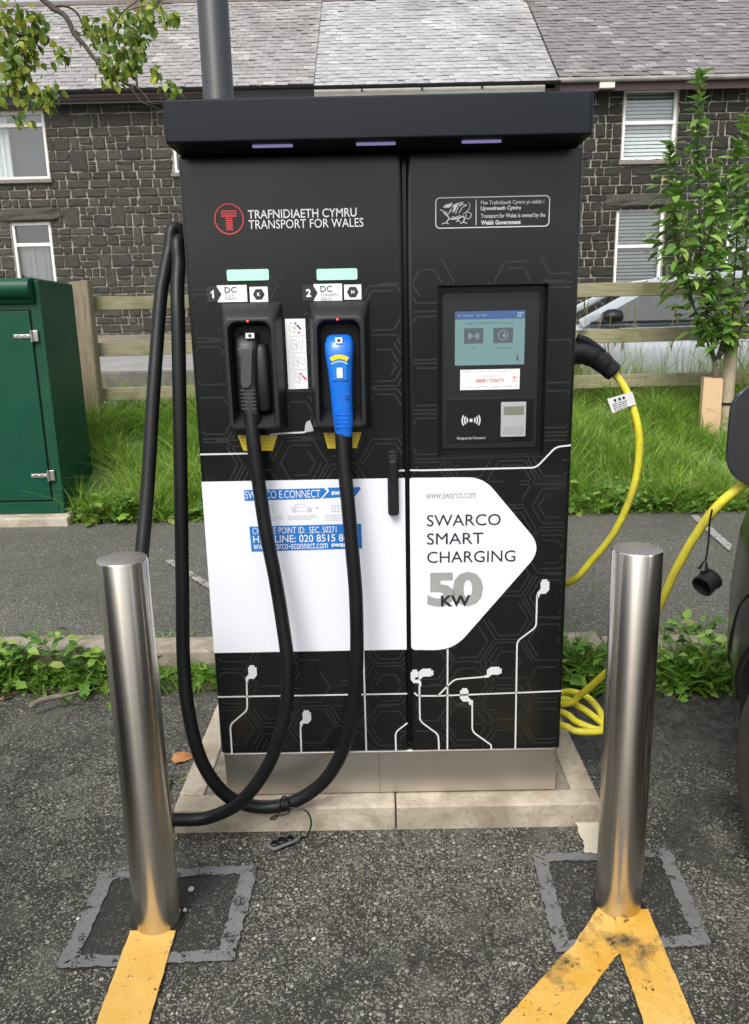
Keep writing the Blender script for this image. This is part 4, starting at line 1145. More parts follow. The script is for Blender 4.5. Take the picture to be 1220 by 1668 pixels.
# socket on the right-hand side for the loose cable
mb = MB(); mb.prism([(p[0], p[1]) for p in rrect(0.10, (0.4911, 0.15, 1.227)[2] - .05, 0.20, (0.4911, 0.15, 1.227)[2] + .05, .02, 5)], 0.448, 0.456)
mb.v = [(y, x, z) for x, y, z in mb.v]; obj('side_socket', mb, M_BLACK, ch)

# ================================================================== tethered cables with their plugs
def ext(p, n): return p
cb1 = thing('charging_cable', 'thick black cable looping behind the steel bollard to the dark grey plug', 'cable', (-0.30, -0.10, 0.07), 'black cables hanging from the charger')
c1 = [(-0.425, 0.20, 1.475)] + [(-0.5049, 0.17, 1.5473), (-0.5208, 0.15, 1.4939), (-0.5345, 0.13, 1.4293), (-0.543, 0.11, 1.3708), (-0.5586, 0.04, 1.1565), (-0.5736, -0.03, 0.9285), (-0.5867, -0.1, 0.7503), (-0.6066, -0.16, 0.5738), (-0.62, -0.2, 0.4215), (-0.6243, -0.19, 0.2537), (-0.598, -0.14, 0.1209), (-0.5293, -0.115, 0.0897), (-0.4595, -0.11, 0.0938), (-0.3762, -0.12, 0.1468), (-0.2992, -0.13, 0.2603), (-0.2565, -0.13, 0.393), (-0.2451, -0.12, 0.5014), (-0.2538, -0.105, 0.6063), (-0.2689, -0.09, 0.7256), (-0.2854, -0.08, 0.8295), (-0.2982, -0.068, 0.9459), (-0.3071, -0.058, 1.0462), (-0.3112, -0.048, 1.1023), (-0.3137, -0.043, 1.1232)]
mb = MB(); mb.tube(smooth_path(c1, 8), 0.0165, 14); obj('cable', mb, M_RUB, cb1, smooth=True)
cb2 = thing('charging_cable', 'thick black cable hanging in a long loop to the blue plug', 'cable', (-0.2, -0.10, 0.07), 'black cables hanging from the charger')
c2 = [(-0.42, 0.24, 1.42)] + [(-0.4927, 0.16, 1.5173), (-0.496, 0.13, 1.4573), (-0.4972, 0.1, 1.3868), (-0.4959, 0.07, 1.2709), (-0.5047, 0.03, 0.9762), (-0.5157, 0.0, 0.6843), (-0.521, -0.03, 0.4815), (-0.5089, -0.06, 0.3434), (-0.48, -0.075, 0.2214), (-0.4256, -0.07, 0.1266), (-0.3487, -0.065, 0.0893), (-0.26, -0.065, 0.1003), (-0.1775, -0.07, 0.1595), (-0.1232, -0.085, 0.2555), (-0.0932, -0.1, 0.3739), (-0.0791, -0.105, 0.5074), (-0.0768, -0.1, 0.6635), (-0.0827, -0.09, 0.7831), (-0.0901, -0.078, 0.8998), (-0.0967, -0.066, 0.9855), (-0.0998, -0.056, 1.0419), (-0.1006, -0.05, 1.0698)]
mb = MB(); mb.tube(smooth_path(c2, 8), 0.0170, 14); obj('cable', mb, M_RUB, cb2, smooth=True)

# grey plug hanging nose-in in the first holster
def loft_z(secs, n=16, sq=3.0):
    """(z, cx, cy, half width, half depth) sections, superellipse outline"""
    L = []
    for z, cx, cy, a, b in secs:
        row = []
        for k in range(n):
            t = 2 * math.pi * k / n; c, s = math.cos(t), math.sin(t)
            row.append((cx + a * math.copysign(abs(c) ** (2 / sq), c), cy + b * math.copysign(abs(s) ** (2 / sq), s), z))
        L.append(row)
    mb = MB(); mb.loops(L, True, True); return mb
M_PLUGG = pmat('plug_dark_grey', (0.020, 0.020, 0.022), (0.028, 0.028, 0.030), scale=12, rough=0.5)
M_PLUGL = pmat('plug_grey', (0.050, 0.050, 0.056), (0.060, 0.060, 0.066), scale=12, rough=0.45)
f = lambda px, py: None
gx = (-0.3143, 1.215)[0]
gz = lambda t: (-0.3057, 1.2902)[1] + ((-0.3162, 1.1098)[1] - (-0.3057, 1.2902)[1]) * t
secs = [(gz(-.02), gx + .002, -.012, .022, .010), (gz(.06), gx + .001, -.022, .024, .022), (gz(.16), gx + .001, -.030, .0245, .026), (gz(.30), gx + .001, -.034, .022, .024), (gz(.55), gx, -.037, .0195, .0215), (gz(.95), gx + .003, -.041, .0175, .019), (gz(1.02), gx + .004, -.042, .017, .0175)]
cn = obj('connector', loft_z(secs, 20, 3.2), M_PLUGG, cb1, smooth=True)
# dark DC half of the plug at its right
obj('pin_housing', loft_z([(gz(.12), gx + .026, -.014, .018, .014), (gz(.2), gx + .028, -.02, .02, .02), (gz(.9), gx + .032, -.022, .018, .018), (gz(.97), gx + .032, -.022, .014, .014)], 18, 3), M_BLACK, cn, smooth=True)
# lighter thumb plate
mb = MB(); tp = [(gx - .017, gz(.17)), (gx + .019, gz(.16)), (gx + .016, gz(.24)), (gx + .011, gz(.60)), (gx + .004, gz(.66)), (gx - .010, gz(.66)), (gx - .014, gz(.60)), (gx - .009, gz(.30))]
mb.prism(round_poly(tp, .005, 4), -.0645, -.045); obj('thumb_plate', mb, M_PLUGL, cn, bevel=.002)
for k in range(6):
    z = gz(.70 + k * .046); mb = MB(); mb.prism([(gx - .0165, z), (gx + .0185, z), (gx + .0185, z + .0022), (gx - .0165, z + .0022)], -.0595, -.048); obj('grip_rib', mb, M_PLUGL, cn)
mb = MB(); a = (-0.3128, 1.282, -0.2933, 1.2935); flat(mb, [(a[0], a[1]), (a[2], a[1]), (a[2], a[3]), (a[0], a[3])], -.0500, 0)
flat(mb, [((a[0] + a[2]) / 2 + .0042 * math.cos(R(60 * k)), (a[1] + a[3]) / 2 + .0042 * math.sin(R(60 * k))) for k in range(6)], -.0506, 1)
mb.box(a[0] + .001, a[2] - .001, -.0497, -.012, a[1] + .001, a[3] - .001, 1); obj('code_label', mb, [M_STICK, M_INK], cn)
# strain relief
mb = MB(); mb.tube([(gx + .006, -.042, gz(.99)), (gx + .008, -.046, gz(1.25))], [.0185, .0172], 14); obj('strain_relief', mb, M_RUB, cn, smooth=True)

# blue plug
bx_ = (-0.1007, 1.2108)[0]
z_ = lambda py: (-0.1007, 1.2108)[1] + (600 - py) * ((-0.099, 1.2657)[1] - (-0.1007, 1.2108)[1]) / 40
secs = [(z_(545), bx_ - .001, -.030, .020, .012), (z_(549), bx_ - .001, -.036, .028, .022), (z_(560), bx_ - .001, -.042, .033, .030), (z_(575), bx_ - .001, -.046, .0325, .031), (z_(600), bx_, -.050, .029, .028), (z_(630), bx_ + .001, -.052, .026, .024), (z_(660), bx_ + .002, -.052, .0245, .022), (z_(690), bx_ + .004, -.051, .0235, .021), (z_(704), bx_ + .004, -.051, .021, .019), (z_(717), bx_ + .005, -.051, .0165, .0165)]
cn2 = obj('connector', loft_z(secs, 24, 2.7), M_PLUGB, cb2, smooth=True)
mb = MB()
yf = -.079
def arc(cx, cz, r0, r1, a0, a1, y, m, n=10):
    ring(mb, cx, cz, r0, r1, y, a0, a1, n, m)
arc(bx_, z_(584) - .026, .026, .036, 52, 128, yf - .0002, 0)
obj('yellow_band', mb, M_YEL, cn2)
mb = MB(); arc(bx_, z_(584) - .034, .027, .031, 52, 128, yf - .0005, 0); obj('pale_band', mb, pmat('pale_blue_print', (.25, .6, .8), rough=.4), cn2)
mb = MB(); mb.prism(rrect(bx_ - .0065, z_(614.5), bx_ + .0065, z_(598), .001, 2), yf - .0015, yf + .004); obj('release_button', mb, M_STICK, cn2)
mb = MB(); mb.prism(rrect(bx_ - .0165, z_(619), bx_ + .0165, z_(590), .004, 3), yf + .0006, yf + .008); obj('button_plate', mb, pmat('blue_plate', (.01, .19, .66), rough=.4), cn2, bevel=.001)
mb = MB(); mb.prism([(bx_ - .008, z_(559)), (bx_ + .008, z_(559)), (bx_ + .008, z_(549.5)), (bx_ - .008, z_(549.5))], -.0745, -.05, 0); flat(mb, [(bx_ + .0042 * math.cos(R(60 * k)), z_(554.2) + .0036 * math.sin(R(60 * k))) for k in range(6)], -.0752, 1); obj('code_label', mb, [M_STICK, M_INK], cn2)
mb = MB(); mb.tube(smooth_path([(bx_ + .0275, -.064, z_(575)), (bx_ + .0225, -.069, z_(605)), (bx_ + .0195, -.066, z_(640)), (bx_ + .0190, -.063, z_(675)), (bx_ + .0195, -.061, z_(702))], 4), .0013, 6); obj('seam', mb, pmat('blue_seam', (.003, .05, .26), rough=.5), cn2, smooth=True)
mb = MB(); mb.prism(rrect(bx_ + .0115, z_(650), bx_ + .0195, z_(641), .0015, 2), -.0755, -.06); obj('side_catch', mb, pmat('blue_catch', (.004, .07, .34), rough=.45), cn2, bevel=.001)
for k in range(4):
    mb = MB(); zz = z_(676 + k * 7); mb.prism([(bx_ - .0145, zz), (bx_ + .0175, zz), (bx_ + .0175, zz + .0020), (bx_ - .0145, zz + .0020)], -.0735 + k * .0004, -.06); obj('grip_rib', mb, M_PLUGB, cn2)
mb = MB(); mb.tube([(bx_ + .005, -.051, z_(713)), (bx_ + .006, -.052, z_(742))], [.0190, .0178], 14); obj('strain_relief', mb, M_RUB, cn2, smooth=True)

# dust cap dangling off the cable onto the ground
cap_t = thing('dust_cap', 'small black twin-hole dust cap lying on the tarmac by the plinth', 'dust cap', (-0.269, -0.0977, 0.0))
gp = [Vector((-0.3013, -0.1154, 0.012)), Vector((-0.2853, -0.1036, 0.012)), Vector((-0.2638, -0.0968, 0.012))]
for i, p in enumerate(gp):
    mb = MB(); r_ = .0125 if i == 1 else .011
    mb.lathe([(r_, .001), (r_, .018), (r_ - .002, .020), (r_ - .003, .020), (r_ - .0035, .008)], p.x, p.y, 18)
    obj('cup', mb, M_BLACK, cap_t, smooth=True)
mb = MB(); mb.tube(smooth_path([gp[0] + Vector((-.014, -.006, 0)), gp[0] + Vector((.0, -.016, 0)), gp[1] + Vector((.004, -.016, 0)), gp[2] + Vector((.012, -.004, 0)), gp[2] + Vector((.022, .008, 0))], 5), .0045, 8); obj('rim', mb, pmat('grey_rubber', (.12, .12, .125), rough=.6), cap_t, smooth=True)
mb = MB(); mb.tube(smooth_path([tuple(gp[2] + Vector((.022, .008, 0)))] + [(-0.2228, -0.075, 0.0062), (-0.2084, -0.09, 0.0569), (-0.2176, -0.095, 0.093), (-0.2416, -0.09, 0.099), (-0.2655, -0.088, 0.0998)], 6), .0022, 8); obj('strap', mb, M_RUB, cap_t, smooth=True)
mb = MB(); mb.tube(smooth_path([(-0.3143, -0.09, 0.0698), (-0.2971, -0.095, 0.0838), (-0.2811, -0.096, 0.0842), (-0.2624, -0.09, 0.094), (-0.2703, -0.088, 0.1321), (-0.2827, -0.092, 0.1279), (-0.2888, -0.094, 0.0937), (-0.3013, -0.092, 0.0709), (-0.3143, -0.09, 0.0698)], 5), .0022, 8); obj('loop', mb, M_RUB, cap_t, smooth=True)

# ================================================================== BOLLARDS, LAMP POST, CABINET
M_BOL = steel_mat('bollard_steel', (1.0, 1.0, 60), base=(0.64, 0.595, 0.53), rough=0.25, aniso=0.8)
M_BOLT = steel_mat('bollard_top_steel', (60, 3, 3), base=(0.62, 0.58, 0.54), rough=0.42, aniso=0.0)
for i, (lab, base, top) in enumerate((('brushed steel bollard in front of the black cable loops, left of the charger', (-0.534, -0.365), (-0.537, -0.358, 0.860)),
                       ('brushed steel bollard above the yellow arrowhead, beside the coiled yellow cable', (0.511, -0.340), (0.507, -0.333, 0.853)))):
    t = thing('bollard', lab, 'bollard', (base[0], base[1], 0), 'steel bollards guarding the charger')
    H = top[2]; r_ = 0.0505
    mb = MB(); mb.lathe([(r_, -.02), (r_, H - .004), (r_ - .0015, H - .001)], 0, 0, 64, cap0=True, cap1=False)
    sx, sy = (top[0] - base[0]) / H, (top[1] - base[1]) / H
    mb.v = [(x + base[0] + sx * z, y + base[1] + sy * z, z) for x, y, z in mb.v]
    obj('tube', mb, M_BOL, t, smooth=True)
    mb = MB(); mb.lathe([(r_ - .0015, H - .001), (r_ - .003, H), (.02, H + .0002), (.001, H + .0003)], top[0], top[1], 64, cap0=False); obj('top', mb, M_BOLT, t, smooth=True)
    # narrow dark joint with the tarmac
    mb = MB(); ring_pts = lambda rr, z: [(base[0] + rr * math.cos(R(k * 11.25)), base[1] + rr * math.sin(R(k * 11.25)), z) for k in range(32)]
    mb.loops([ring_pts(r_ + .001, .0095), ring_pts(r_ + .009, .0065)]); obj('joint', mb, M_BLACKD, t)

lp = thing('lamp_post', 'plain dark grey lamp post rising behind the charger', 'lamp post', (-0.602, 1.4, 0.1))
M_POST = pmat('post_grey', (0.030, 0.033, 0.038), (0.036, 0.039, 0.044), scale=3, rough=0.42)
mb = MB(); mb.lathe([(.09, .1), (.09, 1.2), (.084, 1.22), (.0585, 1.28), (.0565, 5.5)], -0.602, 1.4, 32); obj('column', mb, M_POST, lp, smooth=True)
mb = MB(); mb.tube(smooth_path([(-0.602, 1.4, 5.45), (-0.602, 1.4, 5.7), (-.602, 1.2, 5.95), (-.602, .7, 6.05)], 5), .03, 12); obj('arm', mb, M_POST, lp, smooth=True)
mb = MB(); mb.box(-.72, -.48, .2, .75, 6.02, 6.12); obj('lantern', mb, M_POST, lp, bevel=.03)

M_GRN = pmat('cabinet_green', (0.002, 0.050, 0.027), (0.003, 0.060, 0.033), scale=3, rough=0.40, spec=0.3, rvar=0.06)
M_GRNW = pmat('cabinet_green_worn', (0.003, 0.052, 0.027), (0.015, 0.080, 0.034), scale=3.2, rough=0.5, spec=0.3, bmp=.08, lo=.45, hi=.75)
M_GAP = pmat('door_gap', (0.004, 0.006, 0.005), rough=.9)
M_CHR = pmat('hinge_steel', (0.55, 0.54, 0.52), (0.45, 0.44, 0.42), rough=0.3, metal=0.9, scale=40)
gc = thing('street_cabinet', 'green metal street cabinet on a concrete base by the grass', 'utility cabinet', (-2.8, 3.25, 0.1))
cx0, cx1, cy0, cy1, cz0, cz1 = -3.6, -2.045, 3.00, 3.53, 0.17, 1.60
body = box('body', cx0, cx1, cy0, cy1, cz0, cz1, M_GRNW, gc, bevel=.008)
mb = MB()   # lid: a shallow roof with a rolled front drip edge, stopping short of the end panel
prof = [(cy1 - .02, 1.625)] + [(cy0 - .01 + .055 * math.cos(R(a)) - .02, 1.565 + .06 * math.sin(R(a))) for a in range(90, 271, 20)] + [(cy0 - .02, 1.48), (cy0 + .0, 1.47), (cy0 + .002, 1.60), (cy1 - .02, 1.605)]
mb.loops([[(X_, y, z) for y, z in prof] for X_ in (cx0 - .02, cx1 - .03)], True, True); obj('lid', mb, M_GRN, gc, bevel=.004)
box('end_panel', cx1 - .029, cx1 + .004, cy0 - .004, cy1 + .01, cz0 + .002, 1.615, M_GRNW, gc, bevel=.006)
box('door_gap', -3.5, -2.108, cy0 - .0015, cy0 + .003, .252, 1.442, M_GAP, gc)
gd = box('door', -3.5, -2.116, cy0 - .014, cy0 + .001, .260, 1.434, M_GRN, gc, bevel=.004)
box('front_frame', -3.6, cx1 - .035, cy0 - .005, cy0 + .001, cz0 + .002, .245, M_GRN, gc, bevel=.002)
for zc in (1.285, 0.42):
    hg = box('hinge', -2.225, -2.118, cy0 - .020, cy0 - .012, zc - .012, zc + .012, M_CHR, gd, bevel=.002)
    box('hinge_plate', -2.118, -2.075, cy0 - .020, cy0 - .004, zc - .034, zc + .034, M_CHR, hg, bevel=.004)
    mb = MB(); mb.tube([(-2.113, cy0 - .024, zc - .036), (-2.113, cy0 - .024, zc + .036)], .008, 10); obj('hinge_pin', mb, M_CHR, hg, smooth=True)
    for xx in (-2.21, -2.17, -2.135):
        mb = MB(); mb.lathe([(.006, 0), (.006, .003), (.003, .005)], 0, 0, 10); mb.v = [(xx + x, cy0 - .020 - z, zc + y) for x, y, z in mb.v]; obj('screw', mb, M_CHR, hg, smooth=True)
box('concrete_base', -3.7, -1.985, 2.885, 3.6, 0.08, 0.168, M_CONC, gc, bevel=.012)

# ================================================================== FENCE
def wood_mat(name, c1_, c2_, c3_, green=0.4, ax=(3, 40, 40)):
    m, nt, b, out = nodes_of(name)
    c = ramp(nt, noise(nt, 1.0, 6, 0.65, stretch=ax, dist=.4), [(.3, c1_), (.5, c2_), (.7, c3_)])
    c = mixc(nt, ramp(nt, noise(nt, 5, 5, .6), [(.45, 0.0), (.7, green)]), c, (.15, .16, .06))
    v = N(nt, 'ShaderNodeTexVoronoi'); v.inputs['Scale'].default_value = 3.1
    tc = N(nt, 'ShaderNodeTexCoord'); mp = N(nt, 'ShaderNodeMapping'); mp.inputs['Scale'].default_value = (1, 2.5, 2.2) if ax[0] < ax[2] else (2.5, 2.5, .8)
    nt.links.new(tc.outputs['Object'], mp.inputs[0]); nt.links.new(mp.outputs[0], v.inputs['Vector'])
    c = mixc(nt, ramp(nt, v.outputs['Distance'], [(.05, .9), (.17, 0.0)]), c, (.05, .038, .022))
    nt.links.new(c, b.inputs['Base Color']); b.inputs['Roughness'].default_value = .85
    bump(nt, b, noise(nt, 1.0, 6, .7, stretch=ax), .5, .01)
    return m
M_RAIL = wood_mat('rail_wood', (.14, .12, .075), (.29, .265, .17), (.21, .195, .11), .9)
M_FPOST = wood_mat('post_wood', (.12, .095, .065), (.26, .215, .15), (.19, .155, .105), .5, (40, 40, 3))
fe = thing('rail_fence', 'weathered three-rail timber fence along the grass verge', 'fence', (0, 4.36, 0.62))
FY = 4.36
for xp, lean in ((-7.66, .01), (-5.86, 0), (-4.06, -.01), (-2.262, .004), (-0.46, 0), (1.34, .01), (3.14, 0), (4.94, 0), (6.74, .01)):
    mb = MB(); pts = rrect(-.074, -.06, .074, .06, .018, 3)
    mb.loops([[(xp + x + lean * (z - .6), FY - .075 + y, z + (.012 * (x + .07) / .14 if z > 1 else 0)) for x, y in pts] for z in (.35, .9, 1.3, 1.672)], True, True); obj('post', mb, M_FPOST, fe, bevel=.004)
q = random.Random(9)
for z in (1.465, 1.118, 0.765):
    xs = [-7.66, -4.06, -0.46, 3.14, 6.74]
    for a, b in zip(xs, xs[1:]):
        mb = MB(); za_ = z + .0105 * a * .6 + .012; zb3 = z + .0105 * b * .6 + .012; hh = .103; y0 = FY - .012; y1 = FY + .028
        n = 8; L = []
        for k in range(n + 1):
            t = k / n; xx = a + .003 + (b - a - .006) * t; zz = za_ + (zb3 - za_) * t + q.uniform(-.004, .004); e = hh + q.uniform(-.004, .004)
            L.append([(xx, y0, zz), (xx, y0, zz + e), (xx, y1, zz + e), (xx, y1, zz)])
        mb.loops(L, True, True); obj('rail', mb, M_RAIL, fe, bevel=.005)

# ================================================================== CARS
M_SILV = pmat('silver_paint', (0.52, 0.56, 0.60), (0.50, 0.54, 0.58), scale=2, rough=0.22, metal=0.4, coat=0.6)
M_DARKP = pmat('dark_car_paint', (0.036, 0.040, 0.042), (0.040, 0.044, 0.046), scale=3, rough=0.28, metal=0.25, coat=0.5)
M_TYRE = pmat('tyre_rubber', (0.045, 0.042, 0.036), (0.065, 0.058, 0.048), scale=12, rough=0.75)
M_RIM = pmat('alloy', (0.35, 0.35, 0.36), rough=0.3, metal=0.8)
M_SEAT = pmat('car_interior', (0.02, 0.02, 0.022), rough=.8)

def wheel(parent, cx, y_out, cz, r_, w, sgn):
    """wheel with axis along local Y; y_out is the outer face, sgn points outwards"""
    mb = MB(); prof = [(r_ * .66, 0), (r_ * .70, .012), (r_ * .86, .006), (r_ * .955, .012), (r_ * .99, .03), (r_, .05), (r_, w - .05), (r_ * .97, w - .012), (r_ * .7, w)]
    n = 40
    mb.loops([[(cx + q_ * math.cos(2 * math.pi * k / n), y_out - sgn * d, cz + q_ * math.sin(2 * math.pi * k / n)) for k in range(n)] for q_, d in prof])
    wh = obj('wheel', mb, M_TYRE, parent, smooth=True)
    mb = MB()
    mb.loops([[(cx + q_ * math.cos(2 * math.pi * k / n), y_out - sgn * d, cz + q_ * math.sin(2 * math.pi * k / n)) for k in range(n)] for q_, d in ((r_ * .68, .008), (r_ * .64, .012), (r_ * .61, .06))])
    mb.loops([[(cx + q_ * math.cos(2 * math.pi * k / 16), y_out - sgn * d, cz + q_ * math.sin(2 * math.pi * k / 16)) for k in range(16)] for q_, d in ((r_ * .17, .03), (r_ * .16, .022), (.002, .02))])
    for s_ in range(5):
        a = 2 * math.pi * s_ / 5 + .3
        for da in (-.16, .16):
            mb.loops([[(cx + q_ * math.cos(a + da * k_) - o_ * math.sin(a), y_out - sgn * (.022 + d_), cz + q_ * math.sin(a + da * k_) + o_ * math.cos(a)) for o_, d_ in ((-.014, .0), (.014, .0), (.018, .03), (-.018, .03))] for q_, k_ in ((r_ * .12, .3), (r_ * .63, 1))], True, True)
    obj('rim', mb, M_RIM, wh, smooth=True)
    mb = MB(); mb.loops([[(cx + q_ * math.cos(2 * math.pi * k / n), y_out - sgn * .075, cz + q_ * math.sin(2 * math.pi * k / n)) for k in range(n)] for q_ in (r_ * .63, .002)]); obj('brake', mb, M_BLACKD, wh)
    return wh

def boolean_cut(o, cutter):
    md = o.modifiers.new('cut', 'BOOLEAN'); md.operation = 'DIFFERENCE'; md.object = cutter; md.solver = 'EXACT'
    dg = bpy.context.evaluated_depsgraph_get(); me = bpy.data.meshes.new_from_object(o.evaluated_get(dg))
    o.modifiers.clear(); o.data = me; bpy.data.objects.remove(cutter)
    me.set_sharp_from_angle(angle=R(35))

def car_body(name, secs, mat, parent, n=40):
    """lofted along local X; secs = (x, half width at belt, z bottom, z belt, z top, half width at top, roundness)"""
    L = []
    for x, wb, z0, zb, zt, wt, rn in secs:
        pts = []
        half = [(0, z0), (wb * .80, z0), (wb * .95, z0 + .06), (wb * .992, z0 + (zb - z0) * .35), (wb, z0 + (zb - z0) * .62), (wb * .985, z0 + (zb - z0) * .86), (wb * .955, zb),
                (wt + (wb * .955 - wt) * .45, zb + (zt - zb) * .5), (wt + (wb * .955 - wt) * .08, zb + (zt - zb) * .86), (wt * .88, zb + (zt - zb) * .97), (wt * .5, zt), (0, zt)]
        pts = half + [(-a, b) for a, b in half[-2:0:-1]]
        L.append([(x, a, b) for a, b in pts])
    mb = MB(); mb.loops(L, True, True)
    return obj(name, mb, mat, parent, smooth=True)

# --- silver hatchback parked along the far kerb, nose to the left; local X from nose (0) to tail, local -Y faces the camera
sc = thing('parked_car', 'pale silver hatchback parked on the road beyond the timber fence', 'car', (1.02, 7.25, 0.42), rz=0.0); sc.scale = (1, 1, .92)
S_ = [(0.0, .62, .28, .62, .66, .50, 0), (.10, .78, .20, .68, .73, .6, 0), (.45, .86, .18, .76, .84, .66, 0), (.95, .885, .18, .82, .905, .68, 0), (1.12, .89, .18, .86, .945, .68, 0)]
Bd = car_body('body', S_ + [(1.9, .895, .18, .87, .93, .7, 0), (2.6, .895, .18, .885, .94, .7, 0), (3.3, .885, .18, .91, .96, .7, 0), (3.85, .85, .22, .93, .98, .68, 0), (4.02, .78, .30, .92, .97, .62, 0), (4.07, .70, .34, .85, .90, .56, 0)], M_SILV, sc)
mbc = MB(); n = 36
for cxw in (.78, 3.32):
    mbc.loops([[(cxw + .355 * math.cos(2 * math.pi * k / n), y, .32 + .355 * math.sin(2 * math.pi * k / n)) for k in range(n)] for y in (-1.0, -.62)], True, True)
    mbc.loops([[(cxw + .355 * math.cos(2 * math.pi * k / n), y, .32 + .355 * math.sin(2 * math.pi * k / n)) for k in range(n)] for y in (.62, 1.0)], True, True)
cut = obj('cutter', mbc, M_BLACKD); cut.location = sc.location; cut.scale = sc.scale
Bd.matrix_parent_inverse = Matrix()
boolean_cut(Bd, cut)
box('well', .35, 3.75, -.62, .62, .2, .74, M_BLACKD, sc).matrix_parent_inverse = Matrix()
Bd.matrix_parent_inverse = Matrix()
# greenhouse: roof shell on pillars with real panes
def quad_loft(name, a, b, mat, parent):
    mb = MB(); mb.loops([a, b], closed=False); o = obj(name, mb, mat, parent); o.matrix_parent_inverse = Matrix(); return o
gh = [(1.10, .94), (1.95, 1.40), (2.35, 1.455), (2.9, 1.45), (3.45, 1.37), (3.92, .97)]   # side outline
wB, wT = .84, .60
yv = lambda z: wB - (wB - wT) * max(0, (z - .92)) / .53
for sg in (-1, 1):
    mb = MB()   # side frame: door-top rail, pillars
    def bar(p, q_, w):
        (xa, za1), (xb, zb1) = p, q_; d = Vector((xb - xa, zb1 - za1)).normalized(); nn = Vector((-d.y, d.x)) * w / 2
        L = []
        for (x, z) in (p, q_): L.append([(x + nn.x, sg * (yv(z) + .012), z + nn.y), (x - nn.x, sg * (yv(z) + .012), z - nn.y), (x - nn.x, sg * (yv(z) - .05), z - nn.y), (x + nn.x, sg * (yv(z) - .05), z + nn.y)])
        mb.loops(L, True, True)
    for p, q_, w in ((gh[0], gh[1], .10), (gh[1], gh[2], .085), (gh[2], gh[3], .085), (gh[3], gh[4], .09), (gh[4], gh[5], .20)): bar(p, q_, w)
    o = obj('pillar', mb, M_SILV, sc, bevel=.008); o.matrix_parent_inverse = Matrix()
    mb = MB(); bar((2.55, .93), (2.52, 1.43), .075); bar((1.2, .945), (3.8, .955), .03)
    o = obj('pillar', mb, M_BLACK, sc); o.matrix_parent_inverse = Matrix(); o['label'] = 'black door pillar and window seal'
    mb = MB()
    for x0, z0_, x1, z1_, x2, z2, x3, z3 in ((1.2, .95, 2.5, .95, 2.5, 1.40, 1.98, 1.37), (2.58, .95, 3.78, .96, 3.42, 1.31, 2.58, 1.40)):
        mb.face([(x, sg * (yv(z) - .015), z) for x, z in ((x0, z0_), (x1, z1_), (x2, z2), (x3, z3))])
    o = obj('side_window', mb, M_GLASSD, sc); o.matrix_parent_inverse = Matrix()
quad_loft('windscreen', [(1.12, -.72, .95), (1.04, 0, .96), (1.12, .72, .95)], [(1.93, -.56, 1.395), (1.88, 0, 1.42), (1.93, .56, 1.395)], M_GLASSD, sc)
quad_loft('rear_window', [(3.5, -.56, 1.34), (3.54, 0, 1.36), (3.5, .56, 1.34)], [(3.9, -.66, 1.0), (3.95, 0, 1.0), (3.9, .66, 1.0)], M_GLASSD, sc)
mb = MB(); L = []
for x, z in ((1.92, 1.40), (2.1, 1.435), (2.35, 1.47), (2.9, 1.465), (3.3, 1.415), (3.5, 1.36)): L.append([(x, y, z + .012 * math.cos(y * 2.4)) for y in (-.60, -.4, 0, .4, .60)] + [(x, y, z - .04) for y in (.6, 0, -.6)])
mb.loops(L, True, True); o = obj('roof', mb, M_SILV, sc, smooth=True); o.matrix_parent_inverse = Matrix()
mb = MB(); mb.tube(smooth_path([(2.0, -.6, 1.435), (2.2, -.59, 1.50), (2.8, -.59, 1.51), (3.2, -.59, 1.46)], 5), .016, 8); o = obj('roof_rail', mb, M_BLACK, sc, smooth=True); o.matrix_parent_inverse = Matrix()
for x_, sz in ((1.75, .5), (2.75, .42)):   # seats inside
    for sy in (-.36, .36):
        mb = MB(); mb.box(x_ + .35, x_ + .5, sy - .22, sy + .22, .6, 1.12); mb.box(x_ + .38, x_ + .47, sy - .11, sy + .11, 1.14, 1.3); o = obj('seat', mb, M_SEAT, sc, bevel=.03); o.matrix_parent_inverse = Matrix()
mb = MB(); ls = []
for t_, s_ in ((0, .5), (.05, .9), (.12, 1), (.18, .85), (.21, .4)): ls.append([(1.27 + t_ * 1.0, -.90 - .09 - .12 * s_ * math.cos(R(a)), 1.01 + .085 * s_ * math.sin(R(a))) for a in range(0, 360, 30)])
mb.loops(ls, True, True); o = obj('wing_mirror', mb, M_BLACK, sc, smooth=True); o.matrix_parent_inverse = Matrix()
o2 = box('mirror_arm', 1.33, 1.39, -.93, -.82, .94, .975, M_BLACK, o)
mb = MB(); 
for a, b in (((1.62, .25), (1.42, .93)), ((2.56, .25), (2.55, .93))): 
    d = .004; mb.box(a[0] - d, a[0] + d, -.903, -.893, a[1], a[1] + .001)
for p_, q_ in (((1.40, -.899, .40), (1.36, -.893, .84)), ((2.55, -.901, .30), (2.55, -.896, .86)), ((3.38, -.893, .66), (3.52, -.885, .9)), ((1.40, -.899, .40), (1.5, -.899, .26)), ((1.5, -.899, .26), (2.9, -.900, .26))):
    mb.tube([p_, q_], .005, 6)
o = obj('door_gap', mb, M_BLACKD, sc); o.matrix_parent_inverse = Matrix()
for x_ in (2.32, 3.22):
    mb = MB(); mb.box(x_ - .1, x_ + .08, -.915, -.9, .755, .785); o = obj('door_handle', mb, M_SILV, sc, bevel=.006); o.matrix_parent_inverse = Matrix()
for cxw in (.78, 3.32):
    for sg in (-1, 1): wheel(sc, cxw, sg * .875, .32, .315, .2, sg).matrix_parent_inverse = Matrix()
